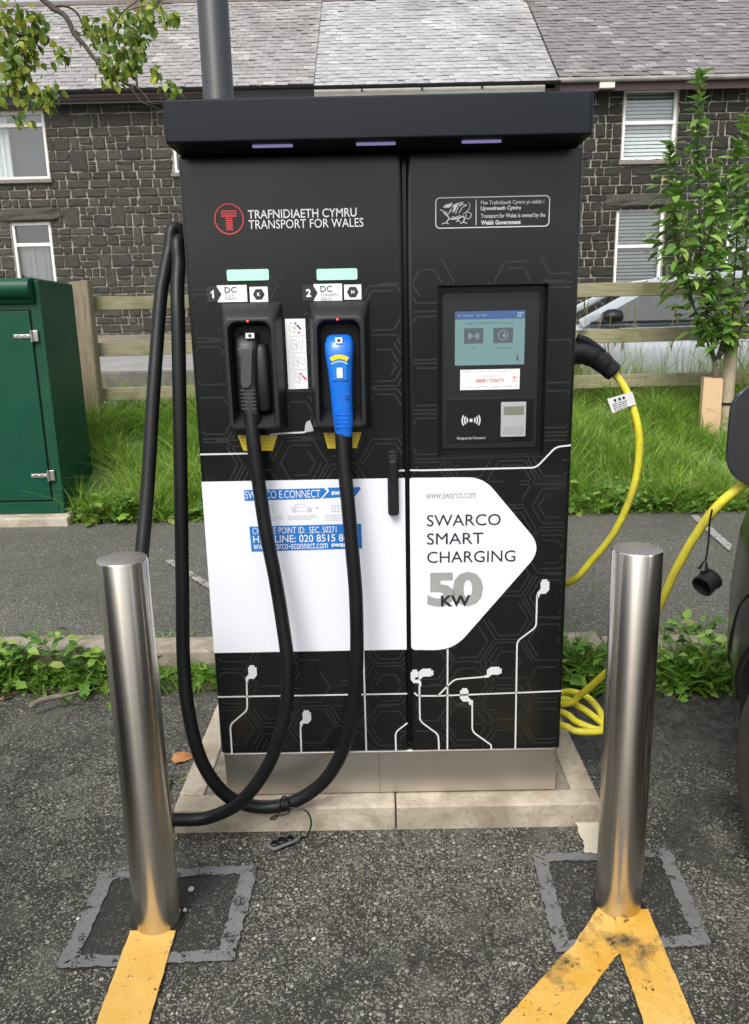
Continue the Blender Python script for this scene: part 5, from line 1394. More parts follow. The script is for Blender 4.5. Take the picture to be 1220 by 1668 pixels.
for sg in (-1, 1):
    mb = MB(); mb.box(.08, .3, sg * .6 - .14, sg * .6 + .14, .62, .72); o = obj('headlight', mb, M_GLASSB if False else M_UPVC, sc, bevel=.03); o.matrix_parent_inverse = Matrix()
    mb = MB(); mb.box(3.93, 4.05, sg * .66 - .1, sg * .66 + .1, .72, .9); o = obj('tail_light', mb, M_RED, sc, bevel=.02); o.matrix_parent_inverse = Matrix()

# --- dark car backed into the bay at the right, tail towards the kerb; local X from tail (0) to nose, local +Y is its outer (left of picture) flank
dc = thing('parked_car', 'dark grey car at the right edge with open charge flap and yellow cable plugged in', 'car', (1.70, 0.27, 0.0), rz=R(-90))
D_ = [(0.0, .50, .42, .74, .98, .34, 0), (.03, .62, .36, .78, 1.06, .42, 0), (.10, .735, .30, .82, 1.15, .48, 0), (.22, .815, .24, .88, 1.28, .53, 0), (.36, .852, .20, .93, 1.40, .56, 0), (.55, .868, .18, .95, 1.47, .58, 0), (.75, .874, .18, .955, 1.50, .60, 0),
      (1.2, .868, .18, .95, 1.53, .62, 0), (1.8, .865, .18, .94, 1.53, .62, 0), (2.3, .865, .18, .92, 1.46, .60, 0), (2.75, .865, .18, .90, 1.12, .62, 0), (2.9, .862, .18, .88, .99, .66, 0), (3.4, .84, .2, .78, .86, .64, 0), (3.65, .76, .24, .70, .76, .55, 0), (3.75, .62, .32, .62, .66, .45, 0)]
Db = car_body('body', D_, M_DARKP, dc)
mbc = MB()
for cxw in (.69, 3.08):
    for ya, yb3 in ((-1.1, -.60), (.60, 1.1)):
        mbc.loops([[(cxw + .345 * math.cos(2 * math.pi * k / n), y, .305 + .345 * math.sin(2 * math.pi * k / n)) for k in range(n)] for y in (ya, yb3)], True, True)
cut = obj('cutter', mbc, M_BLACKD); cut.location = dc.location; cut.rotation_euler = dc.rotation_euler
Db.matrix_parent_inverse = Matrix()
boolean_cut(Db, cut)
def D(o): o.matrix_parent_inverse = Matrix(); return o
D(box('well', .36, 3.4, -.60, .60, .2, .70, M_BLACKD, dc))
for cxw in (.69, 3.08):
    for sg in (-1, 1): D(wheel(dc, cxw, sg * .862, .305, .300, .195, sg))
# panel gaps laid on the flank: bumper joint round the arch, and the sill line
from mathutils.bvhtree import BVHTree
bv = BVHTree.FromPolygons([v.co.copy() for v in Db.data.vertices], [tuple(p.vertices) for p in Db.data.polygons])
for nm, pts2 in (('panel_gap', [(.69 + .47 * math.cos(R(a)), .305 + .47 * math.sin(R(a))) for a in range(60, 166, 7)]), ('arch_edge', [(.69 + .362 * math.cos(R(a)), .305 + .362 * math.sin(R(a))) for a in range(25, 171, 6)])):
    P3 = []
    for x_, z_2 in pts2:
        hit = bv.ray_cast(Vector((x_, -2, z_2)), Vector((0, 1, 0)))
        if hit[0] is not None: P3.append((x_, hit[0].y - .001, z_2))
    if len(P3) > 2: mb = MB(); mb.tube(P3, .0028 if nm == 'panel_gap' else .005, 6); D(obj(nm, mb, M_BLACKD, dc, smooth=True))
# windows
for sg in (-1, 1):
    mb = MB()
    for P in (((.62, .99), (1.16, .985), (1.16, 1.40), (.80, 1.37)), ((1.22, .985), (2.45, .97), (2.06, 1.40), (1.22, 1.41))):
        mb.face([(x, sg * (.845 - (.845 - .655) * (z - .95) / .45 + .006), z) for x, z in P])
    D(obj('side_window', mb, M_GLOSSB, dc))
# charge flap: a curved, round-cornered lid standing square to the flank, hinged at its front edge
mb = MB(); fl = rrect(0.850, 0.972, 1.022, 1.178, [.02, .075, .055, .02], 8)
L1 = [(.575 + .03 * ((y - .868) / .2) ** 2, -y, z) for y, z in fl]; L2 = [(x - .012, y, z) for x, y, z in L1]
mb.loops([L1, L2], True, True); D(obj('charge_flap', mb, M_DARKP, dc, bevel=.003))
mb = MB(); mb.loops([[(x - .016, -.873 + (y + .873) * .94, 1.066 + (z - 1.066) * .94) for x, y, z in L1], [(x - .024, -.873 + (y + .873) * .90, 1.066 + (z - 1.066) * .90) for x, y, z in L1]], True, True); D(obj('flap_liner', mb, M_BLACK, dc))
mb = MB(); mb.loops([[(.47 + r_ * math.cos(R(k * 15)), y, 1.04 + r_ * math.sin(R(k * 15))) for k in range(24)] for y, r_ in ((-.80, .085), (-.872, .085), (-.872, .07), (-.84, .06), (-.84, .01))], False, True); D(obj('charge_socket', mb, M_BLACK, dc, smooth=True))
mb = MB(); mb.box(-.005, .06, -.28, .28, .60, .72); D(obj('number_plate', mb, M_YEL, dc, bevel=.004))
for sg in (-1, 1):
    mb = MB(); mb.box(.045, .10, sg * .44 - .07, sg * .44 + .07, .84, 1.02); D(obj('tail_light', mb, M_RED, dc, bevel=.03))
mb = MB(); mb.box(2.35, 2.5, -1.02, -.86, .95, 1.07); mb.box(2.35, 2.5, .86, 1.02, .95, 1.07); D(obj('wing_mirror', mb, M_BLACK, dc, bevel=.03))

# ================================================================== YELLOW CABLE
M_CABY = pmat('yellow_cable_skin', (0.70, 0.635, 0.03), (0.62, 0.56, 0.035), scale=9, rough=0.45, grime=(.32, .27, .06))
yc = thing('charging_cable', 'bright yellow charging cable from the side socket to the dark car', 'cable', (0.60, 0.2, 0.08))
# plug at the charger
hp = [(0.447, 0.16, (0.4857, 0.16, 1.2313)[2])] + [(0.5061, 0.16, 1.2279), (0.5282, 0.16, 1.2213), (0.5539, 0.16, 1.2055), (0.5768, 0.16, 1.1865), (0.5899, 0.16, 1.1754)]
mb = MB(); mb.tube(smooth_path(hp, 5), [.031] * 6 + [.030] * 6 + [.027] * 6 + [.0245] * 6 + [.023] * 2, 16); pg = obj('plug', mb, M_BLACK, yc, smooth=True)
mb = MB(); tl = [(0.4896, 0.15, 1.2634), (0.5131, 0.15, 1.2554), (0.5402, 0.15, 1.2382), (0.5594, 0.15, 1.2272)]
mb.tube(tl, [.012, .012, .011, .007], 8); obj('latch', mb, M_BLACK, pg, smooth=True)
ypts = [(0.5899, 0.16, 1.1754), (0.6104, 0.15, 1.1462), (0.6317, 0.14, 1.1015), (0.6493, 0.13, 1.0395), (0.6563, 0.13, 0.9759), (0.6513, 0.13, 0.9001), (0.6349, 0.14, 0.8225), (0.6063, 0.16, 0.7403), (0.5635, 0.19, 0.6628), (0.512, 0.23, 0.5862)] + [(0.44, 0.43, 0.50), (0.40, 0.46, 0.36), (0.39, 0.47, 0.22), (0.44, 0.44, 0.13)]
co = []
cxx, cyy = 0.515, 0.36
co += [(0.5393, 0.38, 0.1737), (0.5681, 0.33, 0.2003), (0.5949, 0.27, 0.2119), (0.6114, 0.21, 0.2051), (0.6173, 0.165, 0.1844), (0.6103, 0.145, 0.1744), (0.5707, 0.14, 0.1722), (0.5266, 0.145, 0.174), (0.4887, 0.17, 0.1782)]
co += [(0.40, 0.30, 0.10), (0.37, 0.42, 0.105)]
co += [(0.5307, 0.35, 0.1661), (0.56, 0.28, 0.1853), (0.5888, 0.21, 0.1898), (0.6126, 0.16, 0.1795), (0.5908, 0.15, 0.1739), (0.5436, 0.185, 0.1787), (0.5047, 0.24, 0.1833)]
co += [(0.38, 0.40, 0.125)]
co += [(0.5216, 0.26, 0.1964), (0.5586, 0.22, 0.2459), (0.5894, 0.1, 0.3682)]
co2 = [(0.5957, 0.0, 0.4549), (0.6039, -0.1, 0.5561), (0.627, -0.16, 0.6675), (0.6408, -0.2, 0.7589), (0.6592, -0.24, 0.8449), (0.6865, -0.27, 0.9181), (0.729, -0.28, 0.9653), (0.7698, -0.27, 0.9858)]
co3 = [(0.80, -0.235, 1.03), (0.855, -0.2, 1.04)]
mb = MB(); mb.tube(smooth_path(ypts + co + co2 + co3, 7), .0097, 12); obj('cable', mb, M_CABY, yc, smooth=True)
mb = MB(); mb.tube([(0.775, -0.245, 1.02), (0.815, -0.225, 1.035), (0.87, -0.2, 1.04)], [.018, .026, .03], 14); obj('plug', mb, M_BLACK, yc, smooth=True)
# paper tag wrapped on the cable
tg = [(0.6051, 0.125, 1.0739), (0.6395, 0.125, 1.0981), (0.6267, 0.12, 1.1297), (0.5989, 0.12, 1.1287), (0.5636, 0.118, 1.1126), (0.58, 0.12, 1.0765)]
mb = MB(); mb.loops([[tuple(p) for p in (tg[5], tg[1], tg[2], tg[4])], [(p[0], p[1] + .0012, p[2]) for p in (tg[5], tg[1], tg[2], tg[4])]], True, True); tgo = obj('tag', mb, M_STICK, yc)
mb = MB(); a, b, d = Vector(tg[4]), Vector(tg[2]), Vector(tg[5])
q = random.Random(8)
def tp(u_, v_): p = a + (b - a) * u_ + (d - a) * v_; return (p.x, p.y - .0012, p.z)
for v_ in (.42, .56, .70, .84):
    u_ = .10
    while u_ < .62: w = q.uniform(.04, .12); mb.face([tp(u_, v_), tp(u_ + w, v_), tp(u_ + w, v_ + .05), tp(u_, v_ + .05)]); u_ += w + .03
for u_ in (.26, .44, .60): mb.face([tp(u_ + .055 * math.cos(R(60 * k)), .22 + .10 * math.sin(R(60 * k))) for k in range(6)])
obj('tag_print', mb, M_INK, tgo)
# black cap hanging from it on a thin strap
mb = MB(); mb.tube(smooth_path([(0.6714, -0.29, 0.9205), (0.6685, -0.29, 0.8943), (0.6692, -0.29, 0.8546), (0.6673, -0.29, 0.8145), (0.6649, -0.29, 0.7956)], 5), .0022, 8); obj('strap', mb, M_RUB, yc, smooth=True)
mb = MB(); mb.tube([(0.6664, -0.29, 0.8091), (0.6647, -0.29, 0.7983), (0.6628, -0.29, 0.7902)], [.004, .008, .012], 10); obj('strap_knot', mb, M_RUB, yc, smooth=True)
ax = (Vector((0.6519, -0.31, 0.7592)) - Vector((0.6833, -0.29, 0.7763))).normalized(); c0_ = Vector((0.6858, -0.285, 0.7718)); 
a_ = ax.orthogonal().normalized(); b_ = ax.cross(a_)
mb = MB(); mb.loops([[c0_ + ax * d + (a_ * math.cos(2 * math.pi * k / 24) + b_ * math.sin(2 * math.pi * k / 24)) * r_ for k in range(24)] for d, r_ in ((0, .002), (0, .0225), (.003, .0255), (.007, .0255), (.008, .0225), (.034, .0235), (.036, .024), (.036, .020), (.010, .019), (.010, .002))], False, False)
obj('dust_cap', mb, M_BLACK, yc, smooth=True)

# ================================================================== PLANTS
nrng = np.random.default_rng(12)
LEAF_Y = leaf_mat('young_leaf', [(0, (.075, .17, .028)), (.35, (.13, .27, .04)), (.7, (.21, .38, .06)), (1, (.36, .50, .11))], .30)
LEAF_O = leaf_mat('hanging_leaf', [(0, (.09, .16, .03)), (.4, (.17, .27, .04)), (.7, (.32, .41, .06)), (1, (.50, .52, .08))], .45)
LEAF_W = leaf_mat('weed_leaf', [(0, (.06, .14, .022)), (.4, (.12, .27, .03)), (.7, (.22, .40, .05)), (.9, (.34, .48, .08)), (1, (.30, .26, .10))], .25)
GRASS = leaf_mat('grass_blade', [(0, (.14, .29, .03)), (.5, (.27, .46, .06)), (.9, (.42, .58, .11)), (1, (.52, .50, .20))], .52, attr=True)
DRY = leaf_mat('dry_grass', [(0, (.36, .29, .14)), (.5, (.44, .36, .19)), (1, (.27, .31, .09))], .3, attr=True)
M_BARK = pmat('young_bark', (.12, .085, .06), (.20, .15, .10), scale=30, rough=.85, bmp=.5, stretch=(1, 1, .3))
M_BARKD = pmat('dark_bark', (.05, .042, .038), (.09, .075, .065), scale=30, rough=.9, bmp=.5)
M_GUARD = pmat('guard_card', (.62, .42, .26), (.55, .36, .22), scale=3, rough=.8)
M_STAKE = wood_mat('stake_wood', (.30, .25, .17), (.40, .34, .24), (.33, .28, .19), .1, (40, 40, 3))

def ribbon_mass(name, base, height, width, lean, az, mat, parent=None, droop=.35, seg=3, kind='stuff', tint=None):
    """many grass blades as one mesh: arrays of base points, heights, widths, lean and direction"""
    n = len(height); k = seg + 1
    t = np.linspace(0, 1, k)[None, :]
    dx, dy = np.cos(az)[:, None], np.sin(az)[:, None]
    out_ = (lean[:, None] * t + droop * lean[:, None] * t ** 3) * height[:, None]
    up = height[:, None] * (t - (0.30 * lean[:, None] + .06) * t ** 2.5)
    cx = base[:, 0:1] + dx * out_; cy = base[:, 1:2] + dy * out_; cz = base[:, 2:3] + up
    ta = az + nrng.uniform(-1.2, 1.2, n) + math.pi / 2
    w = width[:, None] * (1 - t ** 1.6 * .93) * .5
    ox, oy = np.cos(ta)[:, None] * w, np.sin(ta)[:, None] * w
    V = np.empty((n, k, 2, 3))
    V[:, :, 0, 0], V[:, :, 0, 1], V[:, :, 0, 2] = cx - ox, cy - oy, cz
    V[:, :, 1, 0], V[:, :, 1, 1], V[:, :, 1, 2] = cx + ox, cy + oy, cz
    idx = np.arange(n * k * 2).reshape(n, k, 2)
    F = np.stack([idx[:, :-1, 0], idx[:, :-1, 1], idx[:, 1:, 1], idx[:, 1:, 0]], -1).reshape(-1, 4)
    me = bpy.data.meshes.new(name); me.vertices.add(n * k * 2); me.vertices.foreach_set('co', V.ravel().astype(np.float32))
    me.loops.add(len(F) * 4); me.loops.foreach_set('vertex_index', F.ravel().astype(np.int32))
    me.polygons.add(len(F)); me.polygons.foreach_set('loop_start', np.arange(0, len(F) * 4, 4, dtype=np.int32))
    me.polygons.foreach_set('use_smooth', np.ones(len(F), bool))
    me.update(calc_edges=True); me.materials.append(mat)
    if tint is None: tint = nrng.random(n)
    a = me.attributes.new('tint', 'FLOAT', 'FACE'); a.data.foreach_set('value', np.repeat(tint, seg).astype(np.float32))
    o = link(name, me, parent); return tag(o, kind=kind)

def bank_z(y):
    return np.interp(y, [2.96, 3.15, 3.7, 4.3, 4.9, 5.6], [0.10, 0.16, 0.41, 0.62, 0.60, 0.42])

def grass(name, n, x0, x1, y0, y1, h0, h1, w0, w1, mat, lean=(.15, .9), clump=True, tl=(0, 1), avoid=(), dens=None):
    x = nrng.uniform(x0, x1, n * 2); y = nrng.uniform(y0, y1, n * 2)
    if clump:
        c = np.sin(x * 5.1 + 1.3 * np.sin(y * 7)) * np.sin(y * 6.3 + x * 2.2) + .6 * np.sin(x * 13 + y * 9)
        keep = nrng.random(n * 2) < .55 + .35 * c; hs = 1 + .45 * c
    else: keep = np.ones(n * 2, bool); hs = np.ones(n * 2)
    for (a, b, c_, d) in avoid: keep &= ~((x > a) & (x < b) & (y > c_) & (y < d))
    x, y, hs = x[keep][:n], y[keep][:n], hs[keep][:n]; m = len(x)
    h = nrng.uniform(h0, h1, m) * np.clip(hs, .45, 1.7)
    yy = y - SK * 0
    base = np.stack([x, yy, bank_z(yy) - .005], 1)
    tint = np.clip(nrng.uniform(tl[0], tl[1], m) * .7 + .3 * (.5 + .5 * np.sin(x * 3.1 + y * 4)), 0, .97)
    tint[nrng.random(m) < .05] = 1.0
    return ribbon_mass(name, base, h, nrng.uniform(w0, w1, m), nrng.uniform(*lean, m), nrng.uniform(0, 2 * math.pi, m), mat, tint=tint)

AV = [(-3.75, -2.03, 2.8, 3.56)]
g1 = grass('verge_grass', 46000, -4.6, 4.6, 3.0, 4.75, .07, .24, .005, .0125, GRASS, avoid=AV)
g2 = grass('verge_grass', 6500, -4.6, 4.6, 3.05, 4.6, .18, .36, .005, .010, GRASS, lean=(.4, 1.3), avoid=AV)
g4 = grass('verge_edge_grass', 7000, -1.98, 4.6, 2.93, 3.2, .05, .17, .005, .012, GRASS, lean=(.3, 1.2), avoid=AV)
g3 = grass('far_side_grass', 9000, -5.5, 6.0, 4.4, 5.2, .10, .38, .004, .008, GRASS, tl=(.3, 1.0))
g5 = grass('far_side_grass', 2600, 1.2, 4.6, 4.42, 5.0, .22, .50, .005, .010, GRASS, lean=(.15, .8), tl=(.3, .9))
dr1 = grass('dry_grass_stalks', 300, 1.2, 4.4, 4.4, 5.0, .35, .78, .0035, .006, DRY, lean=(.05, .35), clump=False)
dr2 = grass('dry_grass_stalks', 700, -2.5, 4.5, 4.25, 4.7, .12, .34, .003, .006, DRY, lean=(.1, .7))
dr3 = grass('dry_grass_stalks', 420, 1.3, 2.6, 4.4, 4.9, .15, .42, .003, .006, DRY, lean=(.2, .9), clump=False)
# seed heads on some of the tall stalks
mb = MB(); q = random.Random(31)
for i in range(46):
    x, y = q.uniform(1.5, 3.2), q.uniform(4.45, 4.9); h = q.uniform(.5, .86); z = float(bank_z(y)); lx = q.uniform(-.12, .12)
    mb.tube([(x, y, z), (x + lx * .4, y, z + h * .6), (x + lx, y, z + h)], [.0022, .0018, .0015], 4); mb.tube([(x + lx, y, z + h - .07), (x + lx * 1.1, y, z + h - .02), (x + lx * 1.3, y, z + h + .05)], [.002, .006, .001], 5)
tag(obj('seed_head_stalks', mb, DRY), kind='stuff')

# rosette weeds along the kerb and the foot of the bank, each its own plant of separate leaves
def lobed_leaf(name, mat, L, W, lobes, depth, fold, curl, seed):
    """dandelion-like leaf: narrow base, pairs of back-swept lobes growing to a broad tip, puckered blade"""
    q = random.Random(seed); v = []; f = []; n = lobes * 2 + 2
    for i in range(n + 1):
        t = i / n
        env = W * .5 * (0.12 + 0.88 * math.sin(math.pi * min(1, t * .82 + .04)) ** .8) * (0.55 + 0.75 * t)
        w = env * (1 if i % 2 else 1 - depth) * (0.06 if i == n else 1) * q.uniform(.85, 1.15)
        if i == 0: w = W * .04
        y = L * t; z = -curl * L * (t - .15) ** 2 + q.uniform(-.02, .02) * L; yo = -.05 * L if i % 2 else .02 * L
        k1, k2 = q.uniform(.7, 1.3), q.uniform(.7, 1.3)
        v += [(-w, y + yo, z + fold * w * k1), (-w * .5, y + yo * .5, z + fold * w * .75), (0, y, z), (w * .5, y + yo * .5, z + fold * w * .75), (w, y + yo, z + fold * w * k2)]
    for i in range(n):
        for k in range(4): a = i * 5 + k; f.append((a, a + 1, a + 6, a + 5))
    me = bpy.data.meshes.new(name); me.from_pydata(v, [], f); me.materials.append(mat)
    me.polygons.foreach_set('use_smooth', [True] * len(f)); me.update(); return me
WEED = [lobed_leaf('leaf', LEAF_W, 1.0, .36, 4, .45, .35, .7, i) for i in range(3)] + [lobed_leaf('leaf', LEAF_W, 1.0, .40, 4, .25, .4, .9, 10 + i) for i in range(2)]
def weed(label, x, y, z, n, size, seed, tilt=(15, 70), group='weeds along the kerb', toward=None):
    q = random.Random(seed)
    t = thing('weed', label, 'weed', (x, y, z), group)
    for i in range(n):
        o = bpy.data.objects.new('leaf', WEED[q.randrange(5)]); C.objects.link(o); o.parent = t
        a = 2 * math.pi * (i * .382 + q.uniform(-.05, .05)) if toward is None else R(-90) + q.uniform(-1.4, 1.4)
        e = R(q.uniform(*tilt))
        place(o, (q.gauss(0, .045) * size * 6, q.gauss(0, .022) * size * 6, q.uniform(0, .25) * size), (math.cos(a) * math.cos(e), math.sin(a) * math.cos(e), math.sin(e)), q.uniform(-.5, .5), size * q.uniform(.35, 1.2))
    return t
KW = [(-1.46, .80, 16, .15, 'bushy weed by the kerb at the far left edge'), (-1.27, .82, 12, .10, 'low weed between the far left bush and the bollard weeds'), (-1.12, .80, 14, .13, 'broad-leaved weed in the gutter left of the bollard'), (-0.98, .86, 16, .15, 'tall weed leaning over the kerb just left of the bollard'), (-0.91, .72, 10, .10, 'dark weed spreading on the tarmac beside the dead stick'), (-0.78, .88, 14, .11, 'weed behind the left bollard'), (-0.68, .84, 12, .12, 'weed behind the black cables at the kerb'),
      (-0.60, .90, 10, .10, 'weed at the kerb close to the left side of the charger'), (0.62, .78, 18, .17, 'large leafy weed right beside the charger'), (0.72, .86, 16, .15, 'pale weed clump between the charger and the right bollard'), (0.86, .80, 13, .13, 'weed directly behind the right bollard'), (0.97, .78, 15, .12, 'weed just right of the right bollard'), (1.07, .74, 14, .12, 'drooping weed near the kerb under the yellow cable'), (1.17, .76, 15, .12, 'weed beside the dark car bumper')]
for i, (x, y, n_, s_, lab) in enumerate(KW):
    weed(lab, x, y + SK * x + .02, 0.0, int(n_ * 2.3), s_ * 0.78, 70 + i, (5, 85))
for i, (x, y, n_, s_, lab) in enumerate(((-1.66, 3.0, 18, .20, 'broad-leaved weed at the corner of the green cabinet'), (-1.42, 2.98, 16, .16, 'low weed at the foot of the grass behind the left cable'), (-1.86, 2.98, 14, .16, 'weed sprawling over the cabinet base'), (-1.18, 3.0, 13, .15, 'weed at the grass edge behind the two black cables'),
      (1.22, 3.02, 14, .15, 'weed at the grass edge just right of the charger'), (1.5, 3.0, 14, .14, 'weed below the yellow cable at the grass edge'), (1.8, 3.02, 15, .15, 'weed at the grass edge behind the right bollard'), (2.1, 3.0, 13, .14, 'weed at the grass edge near the faded line'))):
    weed(lab, x, y, float(bank_z(y)) - .01, int(n_ * 1.8), s_ * 0.8, 120 + i, (10, 82), 'weeds along the grass edge')
weed('single bright dandelion leaf cluster left of the concrete plinth', -0.64, 0.16, 0.0, 4, .12, 160, (20, 45))
# low ground cover in the gutter
m_ = 1800; x = np.concatenate([nrng.uniform(-1.9, -.55, m_), nrng.uniform(.56, 1.35, m_)]); y = .865 + SK * x - np.abs(nrng.normal(0, .055, 2 * m_))
ribbon_mass('gutter_grass', np.stack([x, y, x * 0], 1), nrng.uniform(.02, .10, 2 * m_), nrng.uniform(.004, .012, 2 * m_), nrng.uniform(.2, 1.3, 2 * m_), nrng.uniform(0, 6.3, 2 * m_), GRASS, tint=nrng.uniform(0, .35, 2 * m_))
m_ = 500; x = nrng.uniform(-2.2, 1.6, m_); y = 1.045 + SK * x + nrng.normal(0, .012, m_)
ribbon_mass('kerb_moss', np.stack([x, y, x * 0 + .096], 1), nrng.uniform(.008, .03, m_), nrng.uniform(.004, .008, m_), nrng.uniform(.2, 1.3, m_), nrng.uniform(0, 6.3, m_), GRASS, tint=nrng.uniform(.4, 1, m_))
def leaf_cover(name, pts, s0, s1, mat, seed):
    q = random.Random(seed); mb = MB(); tint = []
    for p in pts:
        a = q.uniform(0, 6.283); d = Vector((math.cos(a), math.sin(a), q.uniform(-.1, 1.1))).normalized(); qt = d.to_track_quat('Y', 'Z') @ Matrix.Rotation(q.uniform(-.7, .7), 3, 'Y').to_quaternion()
        me = COVER[q.randrange(3)]; i = len(mb.v); s_ = q.uniform(s0, s1); tv = q.random()
        mb.v += [tuple(Vector(p) + qt @ (v.co * s_)) for v in me.vertices]
        for f_ in me.polygons: mb.f.append(tuple(i + k for k in f_.vertices)); mb.m.append(0); tint.append(tv)
    return tag(obj(name, mb, mat, None, smooth=True, tint=tint), kind='stuff')
LEAF_WA = leaf_mat('cover_leaf', [(0, (.05, .12, .02)), (.4, (.10, .24, .03)), (.75, (.20, .37, .05)), (.92, (.32, .46, .08)), (1, (.28, .24, .10))], .3, True)
COVER = [leaf_mesh('leaf', LEAF_WA, 1.0, .62, 3, .2, .4, 0, 90 + i) for i in range(3)]
q = random.Random(55); pts = []
for xa, xb, n_ in ((-1.75, -.56, 900), (.56, 1.35, 800)):
    for k in range(n_):
        x = q.uniform(xa, xb); g_ = .5 + .5 * math.sin(x * 9 + 1) * math.sin(x * 4.3)
        if math.sin(x * 11 + .6) + .8 * math.sin(x * 5.1 + 2) < -.25: continue
        pts.append((x, .87 + SK * x - abs(q.gauss(0, .075)), q.random() ** 1.3 * .20 * (.35 + g_)))
leaf_cover('kerb_ground_cover', pts, .022, .055, LEAF_WA, 6)
pts = []
for k in range(2600):
    x = q.uniform(-2.0, 4.2); y = 2.93 + abs(q.gauss(0, .10)); g_ = .5 + .5 * math.sin(x * 7 + 1) * math.sin(x * 3.3)
    pts.append((x, y, float(bank_z(y)) + q.random() ** 1.5 * .15 * (.3 + g_)))
leaf_cover('bank_ground_cover', pts, .028, .07, LEAF_WA, 7)
m_ = 1100; x = np.concatenate([nrng.uniform(-1.9, -.55, m_), nrng.uniform(.56, 1.35, m_)]); y = .86 + SK * x - np.abs(nrng.normal(0, .06, 2 * m_)); hc = .45 + .55 * np.sin(x * 8.3 + 2) * np.sin(x * 3.7)
kp = (np.sin(x * 11 + .6) + .8 * np.sin(x * 5.1 + 2)) > -.1; x, y, hc = x[kp], y[kp], hc[kp]; m_ = len(x) / 2; n2 = len(x)
ribbon_mass('gutter_weed_stems', np.stack([x, y, x * 0], 1), nrng.uniform(.05, .17, n2) * np.clip(.6 + hc, .5, 1.5), nrng.uniform(.006, .018, n2), nrng.uniform(.2, 1.0, n2), nrng.uniform(0, 6.3, n2), GRASS, tint=np.clip(nrng.normal(.12, .2, n2), 0, .95))
# soil in the gutter
q = random.Random(2); mb = MB()
for xa, xb in ((-2.4, -.5), (.5, 1.6)):
    n_ = 60; L = [[], [], []]
    for k in range(n_ + 1):
        x = xa + (xb - xa) * k / n_; yk = .898 + SK * x
        L[0].append((x, yk - .13 - q.uniform(0, .05), .004)); L[1].append((x, yk - .06 + q.uniform(-.02, .02), .016 + q.uniform(0, .012))); L[2].append((x, yk, .03 + q.uniform(0, .015)))
    mb.loops(L, closed=False)
tag(obj('gutter_soil', mb, M_SOIL, smooth=True), kind='structure')

# ---- young tree beside its stake
def limb(parent, pts, r0, r1, mat, name='branch'):
    P = smooth_path(pts, 5); mb = MB(); mb.tube(P, [r0 + (r1 - r0) * k / (len(P) - 1) for k in range(len(P))], 8); obj(name, mb, mat, parent, smooth=True); return P
yt = thing('young_tree', 'slim young tree with bright new leaves beside a round timber stake', 'tree', (2.46, 3.9, 0.45))
TP = limb(yt, [(2.475, 3.92, .48)] + [(2.4773, 3.92, 0.7736), (2.4797, 3.92, 0.908), (2.4625, 3.92, 1.0059)], .019, .015, M_BARK, 'trunk')
limbs = [([(2.4685, 3.92, 0.9881), (2.4136, 3.93, 1.2172), (2.3448, 3.9, 1.4757), (2.3022, 3.92, 1.7296), (2.2598, 3.9, 2.0559), (2.2299, 3.92, 2.3785), (2.209, 3.91, 2.6487), (2.2003, 3.9, 2.9188)], .011, .003),
         ([(2.4588, 3.92, 0.9972), (2.3234, 3.86, 1.2623), (2.1993, 3.82, 1.4755), (2.1149, 3.82, 1.6842), (2.072, 3.84, 1.9713), (2.0129, 3.82, 2.2858), (2.0008, 3.82, 2.4599)], .009, .0025),
         ([(2.4715, 3.92, 1.0058), (2.5427, 3.98, 1.2143), (2.5915, 4.02, 1.4754), (2.5961, 4.02, 1.7743), (2.5661, 4.0, 2.1047), (2.5356, 4.0, 2.348), (2.5392, 4.0, 2.4991)], .009, .0025),
         ([(2.4794, 3.92, 1.0189), (2.5264, 3.84, 1.3009), (2.5599, 3.8, 1.5918), (2.5694, 3.82, 1.9589), (2.5476, 3.8, 2.2716), (2.4907, 3.8, 2.6165)], .009, .0025),
         ([(2.3727, 3.9, 1.3473), (2.4553, 4.05, 1.6519), (2.4841, 4.08, 1.993), (2.4722, 4.06, 2.2386)], .007, .002),
         ([(2.2483, 3.84, 1.3911), (2.1309, 3.72, 1.636), (2.0619, 3.68, 1.7942), (2.0132, 3.68, 2.0109), (2.0336, 3.68, 2.1839)], .006, .002),
         ([(2.3048, 3.91, 1.6454), (2.2982, 3.78, 1.8595), (2.2973, 3.74, 2.0721), (2.2663, 3.74, 2.2471)], .006, .002),
         ([(2.4884, 3.92, 1.0187), (2.6783, 3.95, 1.2988), (2.7657, 3.95, 1.681), (2.7515, 3.95, 2.1342)], .008, .002)]
YL = [leaf_mesh('leaf', LEAF_Y, 1.0, .46, 4, .22, .35, 0, i) for i in range(4)]
q = random.Random(17); leaf_jobs = []
for pts, r0, r1 in limbs:
    P = limb(yt, pts, r0, r1, M_BARKD)
    n_ = len(P); length = sum((P[k + 1] - P[k]).length for k in range(n_ - 1))
    cnt = int(length / .0074)
    for i in range(cnt):
        t = .10 + .9 * (i + q.random() * .6) / cnt; k = min(int(t * (n_ - 1)), n_ - 2); p = P[k].lerp(P[k + 1], t * (n_ - 1) - k)
        a = i * 2.4 + q.uniform(-.4, .4); side = q.random()
        low = max(0, 1 - abs(t - .38) / .55)
        if q.random() < .75 * low: p = p + Vector((math.cos(a), math.sin(a), q.uniform(-.3, .5))) * q.uniform(.03, .15) * (0.6 + low)
        e = q.uniform(-.5, .55) if t < .85 else q.uniform(.5, 1.3)
        s_ = q.choice((q.uniform(.05, .085), q.uniform(.08, .125))) * (1.05 - .2 * (t > .9))
        leaf_jobs.append((p, Vector((math.cos(a), math.sin(a), e)), q.uniform(-.7, .7), s_))
